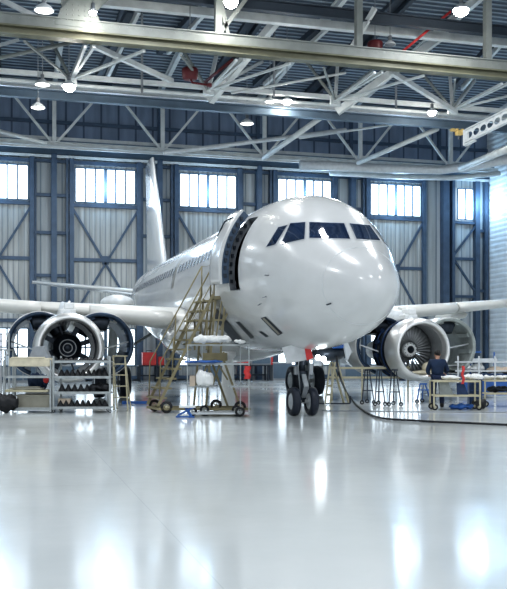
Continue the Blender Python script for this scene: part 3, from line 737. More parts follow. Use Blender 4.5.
    for y, w, z0, z1 in ((.75, .05, .95, 1.0), (1.0, .16, .9, 1.18), (1.6, .2, .85, 1.38), (2.6, .22, .6, 1.5), (3.6, .22, .5, 1.6), (5.2, .2, .6, 1.55)):
        r = []
        for k in range(16):
            a = 2*PI*k/16; r.append(Vector((w*math.cos(a), y, (z0+z1)/2+(z1-z0)/2*math.sin(a))))
        rows.append(r+[r[0]])
    m.grid(rows); m.make('pylon', 'lightgrey', e)
    m = MB(); m.box((0, 1.25, 1.12), (.5, .5, .2)); m.box((.05, 1.3, 1.32), (.3, .6, .2)); m.bar((-.25, 1.2, 1.05), (.1, 1.5, 1.5), .07); m.make('pylon_fittings', 'white', e, bevel=.03)
    return e
engine(-1); engine(1)
# ---- landing gear
def wheel(name, par, c, r, w, hub='lightgrey'):
    t = MB(); pr = [(-w*.32, r*.55), (-w*.46, r*.66), (-w*.5, r*.8), (-w*.42, r*.94), (-w*.25, r*.99), (0, r), (w*.25, r*.99), (w*.42, r*.94), (w*.5, r*.8), (w*.46, r*.66), (w*.32, r*.55)]
    t.rev(pr, c, 'X', 40); o = t.make(name, 'tyre', par)
    h = MB(); h.rev([(-w*.33, r*.56), (-w*.40, r*.5), (-w*.25, r*.3), (-w*.42, r*.18), (-w*.42, 0)], c, 'X', 28); h.rev([(w*.33, r*.56), (w*.40, r*.5), (w*.25, r*.3), (w*.42, r*.18), (w*.42, 0)], c, 'X', 28)
    for k in range(8):
        a = 2*PI*k/8
        for q in (-1, 1): h.sphere(Vector(c)+Vector((q*w*.33, r*.38*math.cos(a), r*.38*math.sin(a))), r*.05, n=6, m=4)
    h.make('wheel_rim', hub, o); return o
ng = thing('nose_gear', None, None, (0, 5.07, 0), 0, None, air)
for x in (-.25, .25): wheel('wheel', ng, (x, 0, .385), .385, .225)
m = MB(); m.tube([(-.3, 0, .385), (.3, 0, .385)], .06, 12); m.make('axle', 'alu', ng)
m = MB(); m.tube([(0, 0, .36), (0, .03, 1.05)], .075, 14); m.tube([(0, .03, 1.0), (0, .12, 2.3)], .10, 14); m.rev([(-.05, .15), (.08, .15)], (0, .04, 1.12), 'Z', 16); m.rev([(-.05, .15), (.08, .15)], (0, .05, 1.4), 'Z', 16); m.make('strut', 'dark', ng)
m = MB(); m.bar((0, -.1, .5), (0, -.32, .78), .12, .05); m.bar((0, -.32, .78), (0, -.1, 1.1), .12, .05); m.make('torque_link', 'grey', ng)
m = MB(); m.bar((-.17, .1, 1.45), (-.3, .9, 2.0), .07); m.bar((.17, .1, 1.45), (.3, .9, 2.0), .07)
m.tube([(.1, -.12, 1.9), (.16, -.14, 1.3), (.12, -.12, .7)], .018, 6); m.tube([(-.1, -.12, 1.9), (-.17, -.14, 1.3), (-.1, -.12, .6)], .018, 6)
m.box((.2, -.05, 1.25), (.12, .14, .3)); m.box((-.19, -.03, 1.2), (.1, .12, .2)); m.make('drag_strut', 'grey', ng)
for x in (-.16, .2): MB().rev([(-.02, 0), (-.02, .085), (.08, .06), (.1, 0)], (x, -.16, 1.56), n=16).make('taxi_lamp', 'silver', ng)
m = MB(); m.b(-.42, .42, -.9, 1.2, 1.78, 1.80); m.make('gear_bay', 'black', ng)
def plate(pts, name, m_, par, th=.04):
    mb = MB(); mb.add(pts, [tuple(range(len(pts)))]); o = mb.make(name, m_, par, solid=th); return o
FD = 23.2
gd = plate([atF(282, 347.5, FD)-ng.location, atF(304.5, 342, FD)-ng.location, atF(307, 360, FD)-ng.location, atF(286.5, 363.5, FD)-ng.location], 'gear_door', 'alu', ng)
plate([atF(303.6, 342, FD-.04)-ng.location, atF(309, 341.4, FD-.04)-ng.location, atF(313.2, 358.2, FD-.04)-ng.location, atF(306.7, 360.4, FD-.04)-ng.location], 'red_edge', 'red', gd)
p1 = [atF(343, 343, 23.9), atF(347, 342, 24.9), atF(351, 352, 24.9), atF(347, 361, 23.9)]
plate([p-ng.location for p in p1], 'gear_door', 'lightgrey', ng)
bx = atF(329, 353, 24.2)-ng.location
m = MB(); m.sphere(bx, 1, (.46, .5, .22), 20, 12); m.box(bx+Vector((-.25, 0, .1)), (.3, .5, .3)); m.box(bx+Vector((.35, .1, .05)), (.2, .4, .35)); m.make('steering_unit', 'dark', ng)
MB().box(atF(336.5, 343.5, 23.9)-ng.location, (.30, .3, .26)).make('blue_unit', 'blue', ng, bevel=.03)
for px, py in ((318, 357.5), (323.5, 359)):
    MB().sphere(atF(px, py, 23.5)-ng.location, .07, n=14, m=8).make('work_lamp', 'gearlamp', ng)
for s in (-1, 1):
    g = thing('main_gear', None, None, (s*3.8, 16.06, 0), 0, None, air)
    for x in (-.464, .464): wheel('wheel', g, (x, 0, .585), .585, .42)
    m = MB(); m.tube([(-.5, 0, .585), (.5, 0, .585)], .08, 12); m.make('axle', 'alu', g)
    m = MB(); m.tube([(0, 0, .55), (0, 0, 1.4)], .1, 12); m.tube([(0, 0, 1.3), (-s*.1, .1, 2.9)], .17, 14); m.make('strut', 'lightgrey', g)
    m = MB(); m.bar((0, -.15, .7), (0, -.4, 1.05), .14, .06); m.bar((0, -.4, 1.05), (0, -.15, 1.45), .14, .06); m.bar((0, 0, 1.5), (-s*1.5, .1, 2.4), .1); m.make('side_stay', 'grey', g)
    plate([(s*.55, -.5, 1.1), (s*.55, .5, 1.1), (s*.65, .6, 2.6), (s*.65, -.6, 2.6)], 'gear_door', 'paint', g)
# ================================================================ GROUND EQUIPMENT
def local(px0, F, name, label, cat, group=None):
    """a thing turned to face the camera's side of the hall, with a converter from sight line to its own space"""
    base = atF(px0, YH+F0*CH/F, F); base.z = 0
    t = thing(name, label, cat, tuple(base), -TH, group)
    def Lc(px, py, dy=0): s = F0/F; return Vector(((px-px0)/s, dy, max(CH-(py-YH)/s, 0)))
    return t, Lc
def castor(par, p, r, w=.06, hub='galv', name='wheel', rz=0):
    m = MB(); m.rev([(-w/2, r*.55), (-w/2, r*.92), (-w*.3, r), (w*.3, r), (w/2, r*.92), (w/2, r*.55)], (0, 0, 0), 'Y', 24); o = m.make(name, 'black', par); o.location = p; o.rotation_euler = (0, 0, rz)
    h = MB()
    for k in range(5): a = 2*PI*k/5; h.bar((0, 0, 0), (r*.58*math.cos(a), 0, r*.58*math.sin(a)), r*.12, w*.5)
    h.rev([(-w*.3, r*.46), (-w*.3, r*.52), (w*.3, r*.52), (w*.3, r*.46)], (0, 0, 0), 'Y', 20); h.rev([(-w*.6, 0), (-w*.6, r*.2), (w*.6, r*.2), (w*.6, 0)], (0, 0, 0), 'Y', 10)
    h.make('hub', hub, o); return o
# ---- tall rolling access stairs
F = 25.2
t, L_ = local(195, F, 'access_stairs', 'tall olive-yellow rolling access stairs reaching up to the open cabin door', 'stairs')
_L = L_
def L_(px, py, dy=0): q = _L(px, py, dy); q.x += .21-.46*dy; return q
zr = .17
for px, dy in ((158.5, .9), (159, 0), (222, .9), (232.5, 0)): castor(t, L_(px, 0, dy)*1.0+Vector((0, 0, -L_(px, 0).z+zr)), zr, .07, 'khaki')
m = MB()
for dy in (0, .9): m.bar(L_(150, 409, dy), L_(243, 409, dy), .07)
for px in (152, 195, 242): m.bar(L_(px, 409, 0), L_(px, 409, .9), .07)
m.make('base_frame', 'stair', t)
a, b_ = (150.5, 406), (206, 294)
for dy in (0, .85):
    m = MB(); m.bar(L_(*a, dy), L_(*b_, dy), .04, .08); m.make('stringer', 'stair', t)
for k in range(11):
    u = (k+.8)/11.5; px = a[0]+(b_[0]-a[0])*u; py = a[1]+(b_[1]-a[1])*u
    q0, q1 = L_(px, py, 0), L_(px, py, .85); e_ = Vector((.14, 0, 0)); m = MB().add([q0-e_, q0+e_, q1+e_, q1-e_], [(0, 1, 2, 3)]); m.make('tread', 'stair', t, solid=.05)
p0, p1 = L_(203, 296), L_(229, 296)
m = MB(); m.b(p0.x, p1.x, 0, .95, p0.z-.09, p0.z); m.make('platform', 'stair', t)
m = MB(); q0, q1 = L_(212, 293), L_(228.5, 281.5); m.b(q0.x, q1.x, -.02, .0, q0.z, q1.z); m.b(q1.x-.02, q1.x, 0, .95, q0.z, q1.z); m.make('toe_panel', 'white', t)
for dy in (0, .85):
    m = MB(); m.tube([L_(152, 398, dy), L_(153, 362, dy), L_(206.5, 263.5, dy), L_(215.5, 263, dy), L_(215.5, 295, dy)], .02, 8)
    if not dy: m.tube([L_(152.5, 380, dy), L_(206, 280, dy), L_(215, 280, dy)], .014, 6)
    for u in ((.25, .5, .75) if not dy else (.5,)): m.tube([L_(a[0]+(b_[0]-a[0])*u, a[1]+(b_[1]-a[1])*u, dy), L_(153+53.5*u, 362-98.5*u, dy)], .018, 6)
    m.tube([L_(206.5, 263.5, dy), L_(206.5, 295, dy)], .02, 6)
    m.make('handrail', 'stair', t)
m = MB(); m.tube([L_(228.5, 281, .95), L_(228.5, 262, .95), L_(215.5, 262, .95)], .02, 6); m.box(L_(214.5, 277), (.09, .07, .16)); m.make('gate_post', 'stair', t)
MB().box(L_(213.5, 277, -.04), (.1, .06, .18)).make('control_box', 'blue', t, bevel=.01)
for dy in (0.05, .9):
    m = MB(); m.bar(L_(209, 297, dy), L_(204, 352, dy), .06); m.bar(L_(218.5, 297, dy), L_(214, 352, dy), .06); m.bar(L_(204, 352, dy), L_(199, 408, dy), .06); m.bar(L_(214, 352, dy), L_(234, 408, dy), .06)
    m.bar(L_(228, 297, dy), L_(213, 330, dy), .045); m.bar(L_(208, 320, dy), L_(217, 320, dy), .05); m.bar(L_(208, 345, dy), L_(215, 300, dy), .04); m.bar(L_(206, 385, dy), L_(217, 352, dy), .045); m.bar(L_(204, 352, dy), L_(221, 380, dy), .045)
    m.bar(L_(200, 318, dy), L_(200, 350, dy), .05); m.bar(L_(188, 344, dy), L_(214, 344, dy), .06)
    m.make('tower_leg', 'stair', t)
m = MB(); m.b(L_(195, 0).x, L_(219, 0).x, -.02, .95, L_(0, 361).z, L_(0, 353).z); m.make('cross_plank', 'stair', t)
# ---- cage cart in front of the stairs
F = 23.9
t, L_ = local(218, F, 'tool_cart', 'tall open-frame steel cart with shelves standing before the access stairs', 'cart')
W0, W1 = 187.5, 249
for px, dy in ((W0, 0), (W1, 0), (W0+13, .75), (W1-9, .75)):
    m = MB(); m.bar(L_(px, 344.5, dy), L_(px, 414, dy), .03); m.make('post', 'galv', t)
for y, h in ((345, .035), (364, .05), (386.5, .03), (413.5, .05)):
    q0, q1 = L_(W0, y), L_(W1, y); m = MB()
    m.add([L_(W0, y), L_(W1, y), L_(W1-9, y, .75), L_(W0+13, y, .75)], [(0, 1, 2, 3)]) if y not in (386.5,) else m.bar(L_(W0, y), L_(W0+28, y), .03)
    if y == 386.5: m.bar(L_(W0, y), L_(W0, y, .7), .03); m.bar(L_(W1-20, y), L_(W1, y), .03); m.add([L_(W0, y), L_(W0+28, y), L_(W0+30, y, .7), L_(W0+13, y, .7)], [(0, 1, 2, 3)])
    m.make('shelf', 'galv' if y != 413.5 else 'lightgrey', t, solid=h)
for px, dy in ((240, -.1), (192, .1), (203, .7), (236, .7)): castor(t, (L_(px, 0).x, dy, .13), .13, .05)
def place(px, py, F, dz=0): return atF(px, py, F)
def lump(name, label, cat, px, py, F, size, m_, group=None, rz=0, n=3, seed=0):
    """soft bundle: a few merged ellipsoids resting on whatever is at py"""
    rnd = random.Random(seed); p = atF(px, py, F); t = MB(); w, d, h = size
    for k in range(n):
        x = (k-(n-1)/2)*w/n; t.sphere((x, rnd.uniform(-.1, .1)*d, h*.42+rnd.uniform(-.04, .04)*h), 1, (w/n*1.0, d*.5, h*.5*rnd.uniform(.75, 1.05)), 24, 16)
    ns = lambda v, k: mnoise.noise(Vector(v)*k+Vector((seed*3.1, 0, 0)))
    t.v = [(v[0]*(1+.12*ns(v, 5)), v[1]*(1+.2*ns(v, 6)), v[2]+h*(.28*ns(v, 7)+.16*ns(v, 15))) for v in t.v]
    zs = [v[2] for v in t.v]; z0 = min(zs); t.v = [(v[0], v[1], max(v[2], z0+h*.05)-z0-h*.05) for v in t.v]
    o = t.make(name, m_); o.location = p; o.rotation_euler = (0, 0, -TH); return tag(o, label, cat, group)
lump('folded_cover', 'crumpled white cover piled on top of the tall cart', 'cover', 212, 344, 23.9, (.75, .4, .2), 'cloth', seed=1)
lump('wing_panel', 'small white fairing part on the cart top beside the cover', 'part', 240, 344, 23.6, (.22, .3, .1), 'cloth', seed=2)
lump('work_mat', 'blue folded mat lying on the cart middle shelf', 'mat', 203, 363.3, 23.7, (.75, .4, .08), 'blue', seed=3)
o = MB(); o.b(-.07, .07, -.1, .1, 0, .27); o = o.make('cardboard_box', 'cardboard'); o.location = atF(192.5, 386, 23.6); o.rotation_euler = (0, 0, -TH); tag(o, 'tan cardboard box on the cart lower shelf', 'box')
lump('striped_bag', 'light grey and white cloth bag behind the cart', 'bag', 205, 386, 23.6, (.32, .3, .4), 'cloth', seed=4, n=2)
t, L_ = local(228, 27.3, 'white_stand', 'tall tapering white stand behind the cart beneath the fuselage', 'stand')
m = MB(); m.rev([(0, .32), (.04, .3), (.2, .23), (1.5, .16), (1.6, .24), (1.72, .24), (1.72, 0)], axis='Z', n=20); m.make('column', 'white', t)
m = MB(); m.b(-.32, .32, -.25, .25, 0, .06); m.make('foot_plate', 'grey', t)
t, L_ = local(187, 23.5, 'floor_jack', 'small blue and white floor stand before the cart', 'stand')
m = MB(); m.bar((-.25, 0, .05), (.18, 0, .28), .05); m.bar((.12, -.12, .04), (-.06, .1, .28), .05); m.bar((-.28, -.1, .03), (.2, -.12, .03), .04); m.make('frame', 'blue', t)
m = MB(); m.b(-.2, .22, -.08, .1, .26, .31); m.make('top_plate', 'white', t)
# fire extinguisher hanging by the cart right post
def ribbon(px, py0, py1, F, label, w=.09, name='warning_streamer'):
    p = atF(px, py0, F); h = (py1-py0)*F/F0; rows = []
    for j in range(9): rows.append([(x+.02*math.sin(j*1.3), .015*math.sin(j*2), -h*j/8) for x in (-w/2, 0, w/2)])
    o = MB().grid(rows).make(name, 'red', solid=.006); o.location = p; o.rotation_euler = (0, 0, -TH); return tag(o, label, 'streamer')
ribbon(247.3, 366, 379, 23.8, 'red streamer tied to the right post of the tall cart', .16)
# ---- left metal racks
t, L_ = local(82, 25.4, 'shelf_rack', 'low four-tier metal rack lined with dark cones in front of the left engine', 'rack')
for px, dy in ((53.5, 0), (56.5, .6), (104.5, .6), (110, 0)):
    m = MB(); m.bar(L_(px, 356, dy), (L_(px, 356, dy).x, dy, .08), .05); m.make('post', 'galv', t)
    castor(t, (L_(px, 0).x, dy, .045), .045, .03)
SH = (360.5, 376, 391.5, 406.5)
for y in SH:
    m = MB(); m.b(L_(53, 0).x, L_(110, 0).x, -.02, .62, L_(0, y).z-.06, L_(0, y).z-.03)
    m.b(L_(53, 0).x, L_(110, 0).x, -.03, -.01, L_(0, y).z-.07, L_(0, y).z-.0); m.make('shelf', 'galv', t)
cone = None
for si, (y, x0, x1, n_, hh) in enumerate(((376, 58, 107, 9, .2), (391.5, 58, 96, 6, .22), (406.5, 57, 107, 9, .20), (360.5, 58, 107, 10, .1))):
    for r in range(1):
        for k in range(n_):
            px = x0+(x1-x0)*(k+.5)/n_+(r*2.)
            q = L_(px, y, .12+.28*r); q.z -= .03; w = t.matrix_world @ q
            wp = Vector(t.location)+Matrix.Rotation(-TH, 3, 'Z') @ q
            if cone is None:
                cone = thing('plug_cone', 'x', 'cone', (0, 0, 0), 0, 'x')
                MB().rev([(0, .1), (.02, .105), (.06, .095), (.10, .06), (.15, .035), (.175, .02), (.18, 0)], axis='Z', n=14).make('cone_body', 'black', cone); c_ = cone
                MB().rev([(.0, .095), (.015, .095), (.018, .0)], axis='Z', n=14).make('collar', 'dark', cone)
            else: c_ = dup(cone)
            c_.location = wp; c_.scale = (1, 1, hh/.17)
            tier = ('second', 'third', 'bottom', 'top')[si]
            c_['label'] = 'black cone standing on the %s tier of the metal rack' % tier; c_['group'] = 'black cones on the %s tier' % tier
o = MB().b(-.17, .17, -.1, .1, 0, .18).make('cardboard_box', 'cardboard'); o.location = atF(65, 402.5, 25.6); o.rotation_euler = (0, 0, -TH); tag(o, 'small tan box standing among cones on the rack', 'box')
o.location.z = .21
lump('parts_pouch', 'dark pouch lying at the right end of the rack third tier', 'pouch', 100, 392.3, 25.55, (.5, .3, .2), 'black', seed=5)
t, L_ = local(31, 25.4, 'workbench_trolley', 'metal trolley with padded beige top at the left edge', 'trolley')
for px, dy in ((4, 0), (10.5, .5), (48.5, .5), (50.5, 0)):
    m = MB(); m.bar(L_(px, 360, dy), (L_(px, 360, dy).x, dy, .02), .05); m.make('post', 'galv', t)
for y in (377, 408.5):
    m = MB(); m.b(L_(4, 0).x, L_(50, 0).x, -.03, .0, L_(0, y).z-.03, L_(0, y).z+.03); m.b(L_(4, 0).x, L_(50, 0).x, .5, .53, L_(0, y).z-.03, L_(0, y).z+.03); m.make('rail', 'galv', t)
m = MB(); m.b(L_(3, 0).x, L_(48, 0).x, 0, .55, L_(0, 392).z, L_(0, 390).z); m.make('shelf', 'khaki', t)
m = MB(); m.b(L_(16, 0).x, L_(50, 0).x, 0, .55, .05, .12); m.make('bottom_shelf', 'lightgrey', t)
m = MB(); q0, q1 = L_(9.5, 366.5), L_(50, 358); m.b(q0.x, q1.x, -.06, .56, q0.z, q1.z); m.b(q0.x+.05, q0.x+1.0, -.08, .5, q1.z-.02, q1.z+.03); m.make('padded_top', 'beige', t, bevel=.03)
o = MB(); o.b(-.46, .46, -.2, .2, 0, .36); o.b(-.48, .48, -.22, .22, .33, .37); o = o.make('storage_crate', 'box', bevel=.01); q = atF(35, 405, 25.7); q.z = .13; o.location = q; o.rotation_euler = (0, 0, -TH); tag(o, 'taupe crate on the bottom shelf of the left trolley', 'crate')
o = MB(); o.b(-.45, .45, -.18, .18, 0, .03); o.b(-.3, .35, -.1, .12, .03, .07); o = o.make('tool_tray', 'box'); o.location = atF(27, 390, 25.6)+Vector((0, 0, .03)); o.rotation_euler = (0, 0, -TH); tag(o, 'flat dark tray with tools on the left trolley shelf', 'tray')
m = MB(); w0, w1, hh = .29, .15, .33
m.add([(-w0, 0, 0), (w0, 0, 0), (w0, .4, 0), (-w0, .4, 0), (-w1, .08, hh), (w1, .08, hh), (w1, .32, hh), (-w1, .32, hh)], [(0, 1, 5, 4), (1, 2, 6, 5), (2, 3, 7, 6), (3, 0, 4, 7), (4, 5, 6, 7), (0, 3, 2, 1)])
o = m.make('tapered_hood', 'grey', bevel=.01); q = atF(38.5, 358, 25.4); o.location = q; o.rotation_euler = (0, 0, -TH); tag(o, 'grey tapered hood standing on the beige padded top', 'hood')
o = lump('duffel_bag', 'black duffel bag on the floor at the left edge', 'bag', 2, 411.5, 25.3, (.62, .4, .45), 'black', seed=6, n=2); o.location.z = 0
o = lump('overalls_bundle', 'dark navy bundle with red pouch behind the left trolley', 'bundle', 38, 388, 26.3, (.4, .3, .5), 'jacket', seed=8, n=2); o.location.z = .72
o.location.z = atF(38, 389.5, 26.3).z
t0 = thing('tool_chest', 'low dark tool chest supporting the navy bundle behind the left trolley', 'chest', (o.location.x, o.location.y, 0), -TH)
m = MB(); zt_ = o.location.z; m.b(-.32, .32, -.2, .25, .06, zt_); m.make('chest_body', 'grey', t0, bevel=.01)
for k in range(3): MB().b(-.3, .3, -.22, -.2, .1+k*zt_/3.3, .1+(k+.8)*zt_/3.3).make('drawer', 'alu', t0)
o2 = MB().sphere((0, 0, .06), 1, (.08, .07, .1), 12, 8).make('red_pouch', 'red'); o2.location = atF(46, 382, 26.0); o2.parent = o; o2.matrix_parent_inverse = (Matrix.Translation(o.location) @ Matrix.Rotation(-TH, 4, 'Z')).inverted()
# beige step ladder
t, L_ = local(121, 26.5, 'step_ladder', 'beige step ladder right of the cone rack', 'ladder')
for x, dx in ((113.5, 0), (127.5, 2.5)):
    m = MB(); m.bar(L_(x+dx*-1, 356, .0), (L_(x+1+dx*0, 0).x, -.12, .01), .04, .06); m.make('side_rail', 'khaki', t)
    m = MB(); m.bar(L_(x+dx*-1, 358, .05), (L_(x+1, 0).x, .5, .01), .03, .04); m.make('rear_leg', 'khaki', t)
for k in range(4):
    y = 364+k*11; m = MB(); m.box((L_(120.8, 0).x, -.02-.03*k, L_(0, y).z), (.42, .12, .03)); m.make('tread', 'khaki', t)
m = MB(); m.box(L_(120, 356, .03), (.42, .2, .03)); m.make('top_step', 'khaki', t)
o = MB(); o.bar((-.35, 0, .05), (.4, 0, .05), .09); o.b(-.42, -.3, -.08, .08, 0, .1); o = o.make('wheel_chock', 'blue', bevel=.01); q = gp(135, 404); o.location = q; o.rotation_euler = (0, 0, -TH); tag(o, 'long blue chock bar lying on the floor by the ladder', 'chock')
# left-edge platform behind
t, L_ = local(3, 26.9, 'work_stand', 'pale work stand with railing cut by the left edge', 'work stand')
m = MB(); m.b(L_(-20, 0).x, L_(10, 0).x, 0, .5, L_(0, 349).z-.05, L_(0, 349).z); m.make('deck', 'galv', t)
for px in (-18, 1, 9):
    m = MB(); m.bar(L_(px, 333, 0), (L_(px, 0).x, 0, 0), .045); m.bar(L_(px, 349, .45), (L_(px, 0).x, .45, 0), .045); m.make('post', 'galv', t)
m = MB(); m.bar(L_(-18, 334), L_(9, 334), .04); m.bar(L_(-18, 341), L_(9, 341), .03); m.bar(L_(-18, 380), L_(9, 352), .03); m.make('railing', 'lightgrey', t)
# ---- floor cable
o = MB(); pts = [atF(336, 352, 23.9), atF(337.5, 365, 23.6), atF(341, 380, 23.2), gp(349, 397)+Vector((0, 0, .03))]
flo = [(355, 404.5), (364, 412), (376, 418), (392, 420.5), (410, 421.5), (432, 422.8), (458, 423.8), (484, 425), (507, 426), (560, 428)]
pts += [gp(*q)+Vector((0, 0, .03)) for q in flo]
def smooth(pts, k=6):
    out = []; P_ = [pts[0]]+pts+[pts[-1]]
    for i in range(1, len(P_)-2):
        for j in range(k):
            u = j/k; a, b_, c, d = P_[i-1], P_[i], P_[i+1], P_[i+2]
            out.append(.5*((2*b_)+(c-a)*u+(2*a-5*b_+4*c-d)*u*u+(3*b_-a-3*c+d)*u**3))
    return out+[P_[-2]]
pts = [Vector((p.x, p.y, max(p.z, .027))) for p in smooth(pts)]
o.tube(pts, .027, 8); tag(o.make('power_cable', 'black'), 'thick black power cable hanging from nose gear and running along the floor', 'cable')
o = MB(); pts = smooth([gp(q[0], q[1])+Vector((0, 0, .012)) for q in ((322, 411), (350, 411.3), (390, 411.5), (430, 412.2), (520, 413))]); o.tube(pts, .012, 6)
tag(o.make('air_hose', 'grey'), 'thin grey hose lying straight across the floor at right', 'hose')
# ---- items beneath / behind the nose: yellow A-frame trestle and long low barrier
t, L_ = local(337, 29.5, 'trestle_ladder', 'yellow ladder trestle standing behind the nose gear', 'trestle')
for a, b_ in (((331, 362), (325, 404)), ((336, 362), (330, 404)), ((333, 362), (346, 404)), ((338, 362), (351, 402))):
    m = MB(); m.bar(L_(*a, .3), (L_(b_[0], 0).x, (.0 if b_[0] < 340 else .7), .01), .05); m.make('leg', 'khaki', t)
for k in range(4): m = MB(); y = 368+k*9; m.bar(L_(329.8-k*1.2, y, .2), L_(336-k*1.2, y, .2), .04, .06); m.make('rung', 'khaki', t)
m = MB(); m.bar(L_(318, 403.5, .0), L_(350, 403.5, .0), .04); m.bar(L_(350, 403.5, 0), L_(350, 396, 0), .05); m.make('foot_bar', 'dark', t)
t, L_ = local(372, 31.5, 'barrier_rail', 'long low cream barrier rail behind the nose gear and right engine', 'barrier')
for y in (368, 377.5): m = MB(); m.bar(L_(330, y), L_(410, y), .05, .07); m.make('rail', 'khaki', t)
for px in (332, 362, 408): m = MB(); m.bar(L_(px, 366), (L_(px, 0).x, 0, 0), .05); m.make('post', 'khaki', t)
# ---- A-shaped tripod stands under the right engine
def stand(px, F, w, label, name='engine_stand', m_='dark', top=370):
    t, L_ = local(px, F, name, label, 'stand'); s = F/F0
    for a, b_, dy in ((-.35, -1, 0), (.35, 1, 0), (0.1, 0.3, .7)):
        m = MB(); m.bar(L_(px+w*a*.5, top, .25), (w*b_*s*.5, dy, .08), .035); m.make('leg', m_, t)
        castor(t, (w*b_*s*.5, dy, .07), .07, .04)
    m = MB(); m.bar((-w*.45*s, .05, .45), (w*.45*s, .05, .45), .03); m.bar((-w*.25*s, .1, L_(0, top).z), (w*.25*s, .1, L_(0, top).z), .05); m.make('cross_bar', m_, t)
stand(368, 29.5, 12, 'slim dark tripod stand under the left cowl of the right engine')
stand(380, 28.6, 10, 'dark wheeled stand, middle of the three under the right engine')
stand(395, 28.4, 12, 'dark wheeled stand under the right engine inlet, nearest the man')
stand(424, 30.0, 14, 'pale stand with blue top just left of the standing man', m_='blue', top=384)
# ---- right hand carts
def cart(px, F, x0, x1, ty, by, label, m_='khaki'):
    t, L_ = local(px, F, 'service_cart', label, 'cart')
    for x in (x0, x1):
        for dy in (0, .6): m = MB(); m.bar((L_(x, 0).x, dy, L_(0, ty).z), (L_(x, 0).x, dy, .1), .045); m.make('post', m_, t)
    for y in (ty, by): m = MB(); m.b(L_(x0, 0).x, L_(x1, 0).x, -.02, .62, L_(0, y).z-.04, L_(0, y).z); m.b(L_(x0, 0).x, L_(x1, 0).x, -.04, -.02, L_(0, y).z-.05, L_(0, y).z+.01); m.make('shelf', m_, t)
    for x in (x0+1, x1-1):
        for dy in (0, .55): castor(t, (L_(x, 0).x, dy, .09), .09, .04, 'khaki')
    return t, L_
cart(457, 26.5, 434, 480, 380.5, 395, 'low khaki cart with two shelves beside the standing man')
cart(500, 28.2, 485, 530, 380, 393, 'khaki wheeled cart at the right edge of the hall')
t, L_ = local(476, 27.9, 'tool_cabinet', 'navy upright tool cabinet behind the two khaki carts', 'cabinet')
m = MB(); m.b(-.2, .2, 0, .28, .06, 1.0); m.make('cabinet_body', 'navy', t, bevel=.01)
for k in range(4): MB().b(-.17, .17, -.02, 0, .12+.21*k, .3+.21*k).make('drawer', 'jacket', t)
for x in (-.15, .15): castor(t, (x, .1, .05), .05, .03)
def onto(o, z): o.location.z = z
zc = CH-(380.5-YH)*26.5/F0
o = lump('plastic_tray', 'white oval tray on the cart next to the man', 'tray', 451, 380.5, 26.8, (.3, .25, .13), 'white', seed=11, n=1); onto(o, zc)
o = lump('foam_pad', 'white foam padding heaped at the right of the first cart', 'padding', 473.5, 380.5, 26.8, (.45, .35, .17), 'cloth', seed=12); onto(o, zc)
zc2 = CH-(380-YH)*28.2/F0
o = lump('foam_pad', 'white foam padding on the cart at the right edge, left piece', 'padding', 489, 380, 28.5, (.26, .35, .14), 'cloth', seed=13, n=2); onto(o, zc2)
o = lump('foam_pad', 'white foam padding on the cart at the right edge, right piece', 'padding', 501, 380, 28.5, (.3, .35, .14), 'cloth', seed=14); onto(o, zc2)
o = lump('foam_roll', 'pale cloth heap at the right frame edge on the far cart', 'padding', 514, 380, 28.5, (.3, .35, .12), 'cloth', seed=15, n=2); onto(o, zc2)
zs = CH-(395-YH)*26.5/F0
for k, (px, w, lab) in enumerate(((448, .5, 'large grey folded panel leaning on the cart lower shelf near the man'), (464, .42, 'smaller grey V-shaped panel on the cart lower shelf'))):
    m = MB(); h = .40-.06*k
    m.add([(-w/2, 0, 0), (w*.2, 0, 0), (-w*.05, .05, h), (-w*.5, .05, h)], [(0, 1, 2, 3)]); m.add([(w*.2, .02, 0), (w*.32, .02, 0), (w*.02, .07, h), (-w*.05, .07, h)], [(0, 1, 2, 3)])
    o = m.make('leaning_sheet', 'panelgrey' if k == 0 else 'navy', solid=.02); o.location = atF(px, 395, 26.7); o.location.z = zs; o.rotation_euler = (0, 0, -TH); tag(o, lab, 'panel')
o = lump('tool_bag', 'blue tool bag lying under the cart on the floor', 'bag', 461, 408, 26.7, (.56, .3, .17), 'blue', seed=16); onto(o, 0)
o = lump('tool_bag', 'black bag on the floor between the two khaki carts', 'bag', 479, 408, 27.2, (.3, .3, .25), 'black', seed=17, n=2); onto(o, 0)
o = lump('hose_bundle', 'dark heap of hoses on the cart shelf at the right edge', 'hoses', 500, 393, 28.5, (.7, .35, .18), 'dark', seed=18, n=4); onto(o, CH-(393-YH)*28.2/F0)
ribbon(463, 366, 384, 26.2, 'red and white streamer hanging at the first cart', .08)
t, L_ = local(485, 30.5, 'guard_rail', 'pale blue-grey railing crossing behind the carts on the right', 'railing')
for y in (371, 362): m = MB(); m.bar(L_(455, y), L_(530, y), .045); m.make('rail', 'lightgrey', t)
for px in (458, 479, 495, 515): m = MB(); m.bar(L_(px, 356), (L_(px, 0).x, 0, 0), .05); m.make('post', 'lightgrey', t)
t, L_ = local(490, 33.5, 'workbench', 'long blue workbench with red-edged shelf behind the railing at right', 'workbench')
m = MB(); m.b(L_(463, 0).x, L_(540, 0).x, 0, .8, .78, .9); m.make('bench_top', 'navy', t)
m = MB(); m.b(L_(463, 0).x, L_(540, 0).x, .1, .75, .1, .78); m.make('bench_base', 'blue', t)
m = MB(); m.b(L_(472, 0).x, L_(498, 0).x, .1, .7, L_(0, 361.5).z, L_(0, 358.5).z); m.make('upper_shelf', 'lightgrey', t)
m = MB(); 
for px in (473, 497): m.bar(L_(px, 352, .4), (L_(px, 0).x, .4, .9), .05)
m.bar(L_(468, 352, .4), L_(484, 352, .4), .05); m.make('shelf_frame', 'blue', t)
o = lump('seat_cushion', 'tan cushion lying on the blue workbench at right', 'cushion', 503, 370, 33.8, (.9, .5, .22), 'cardboard', seed=21, n=2); onto(o, .9)
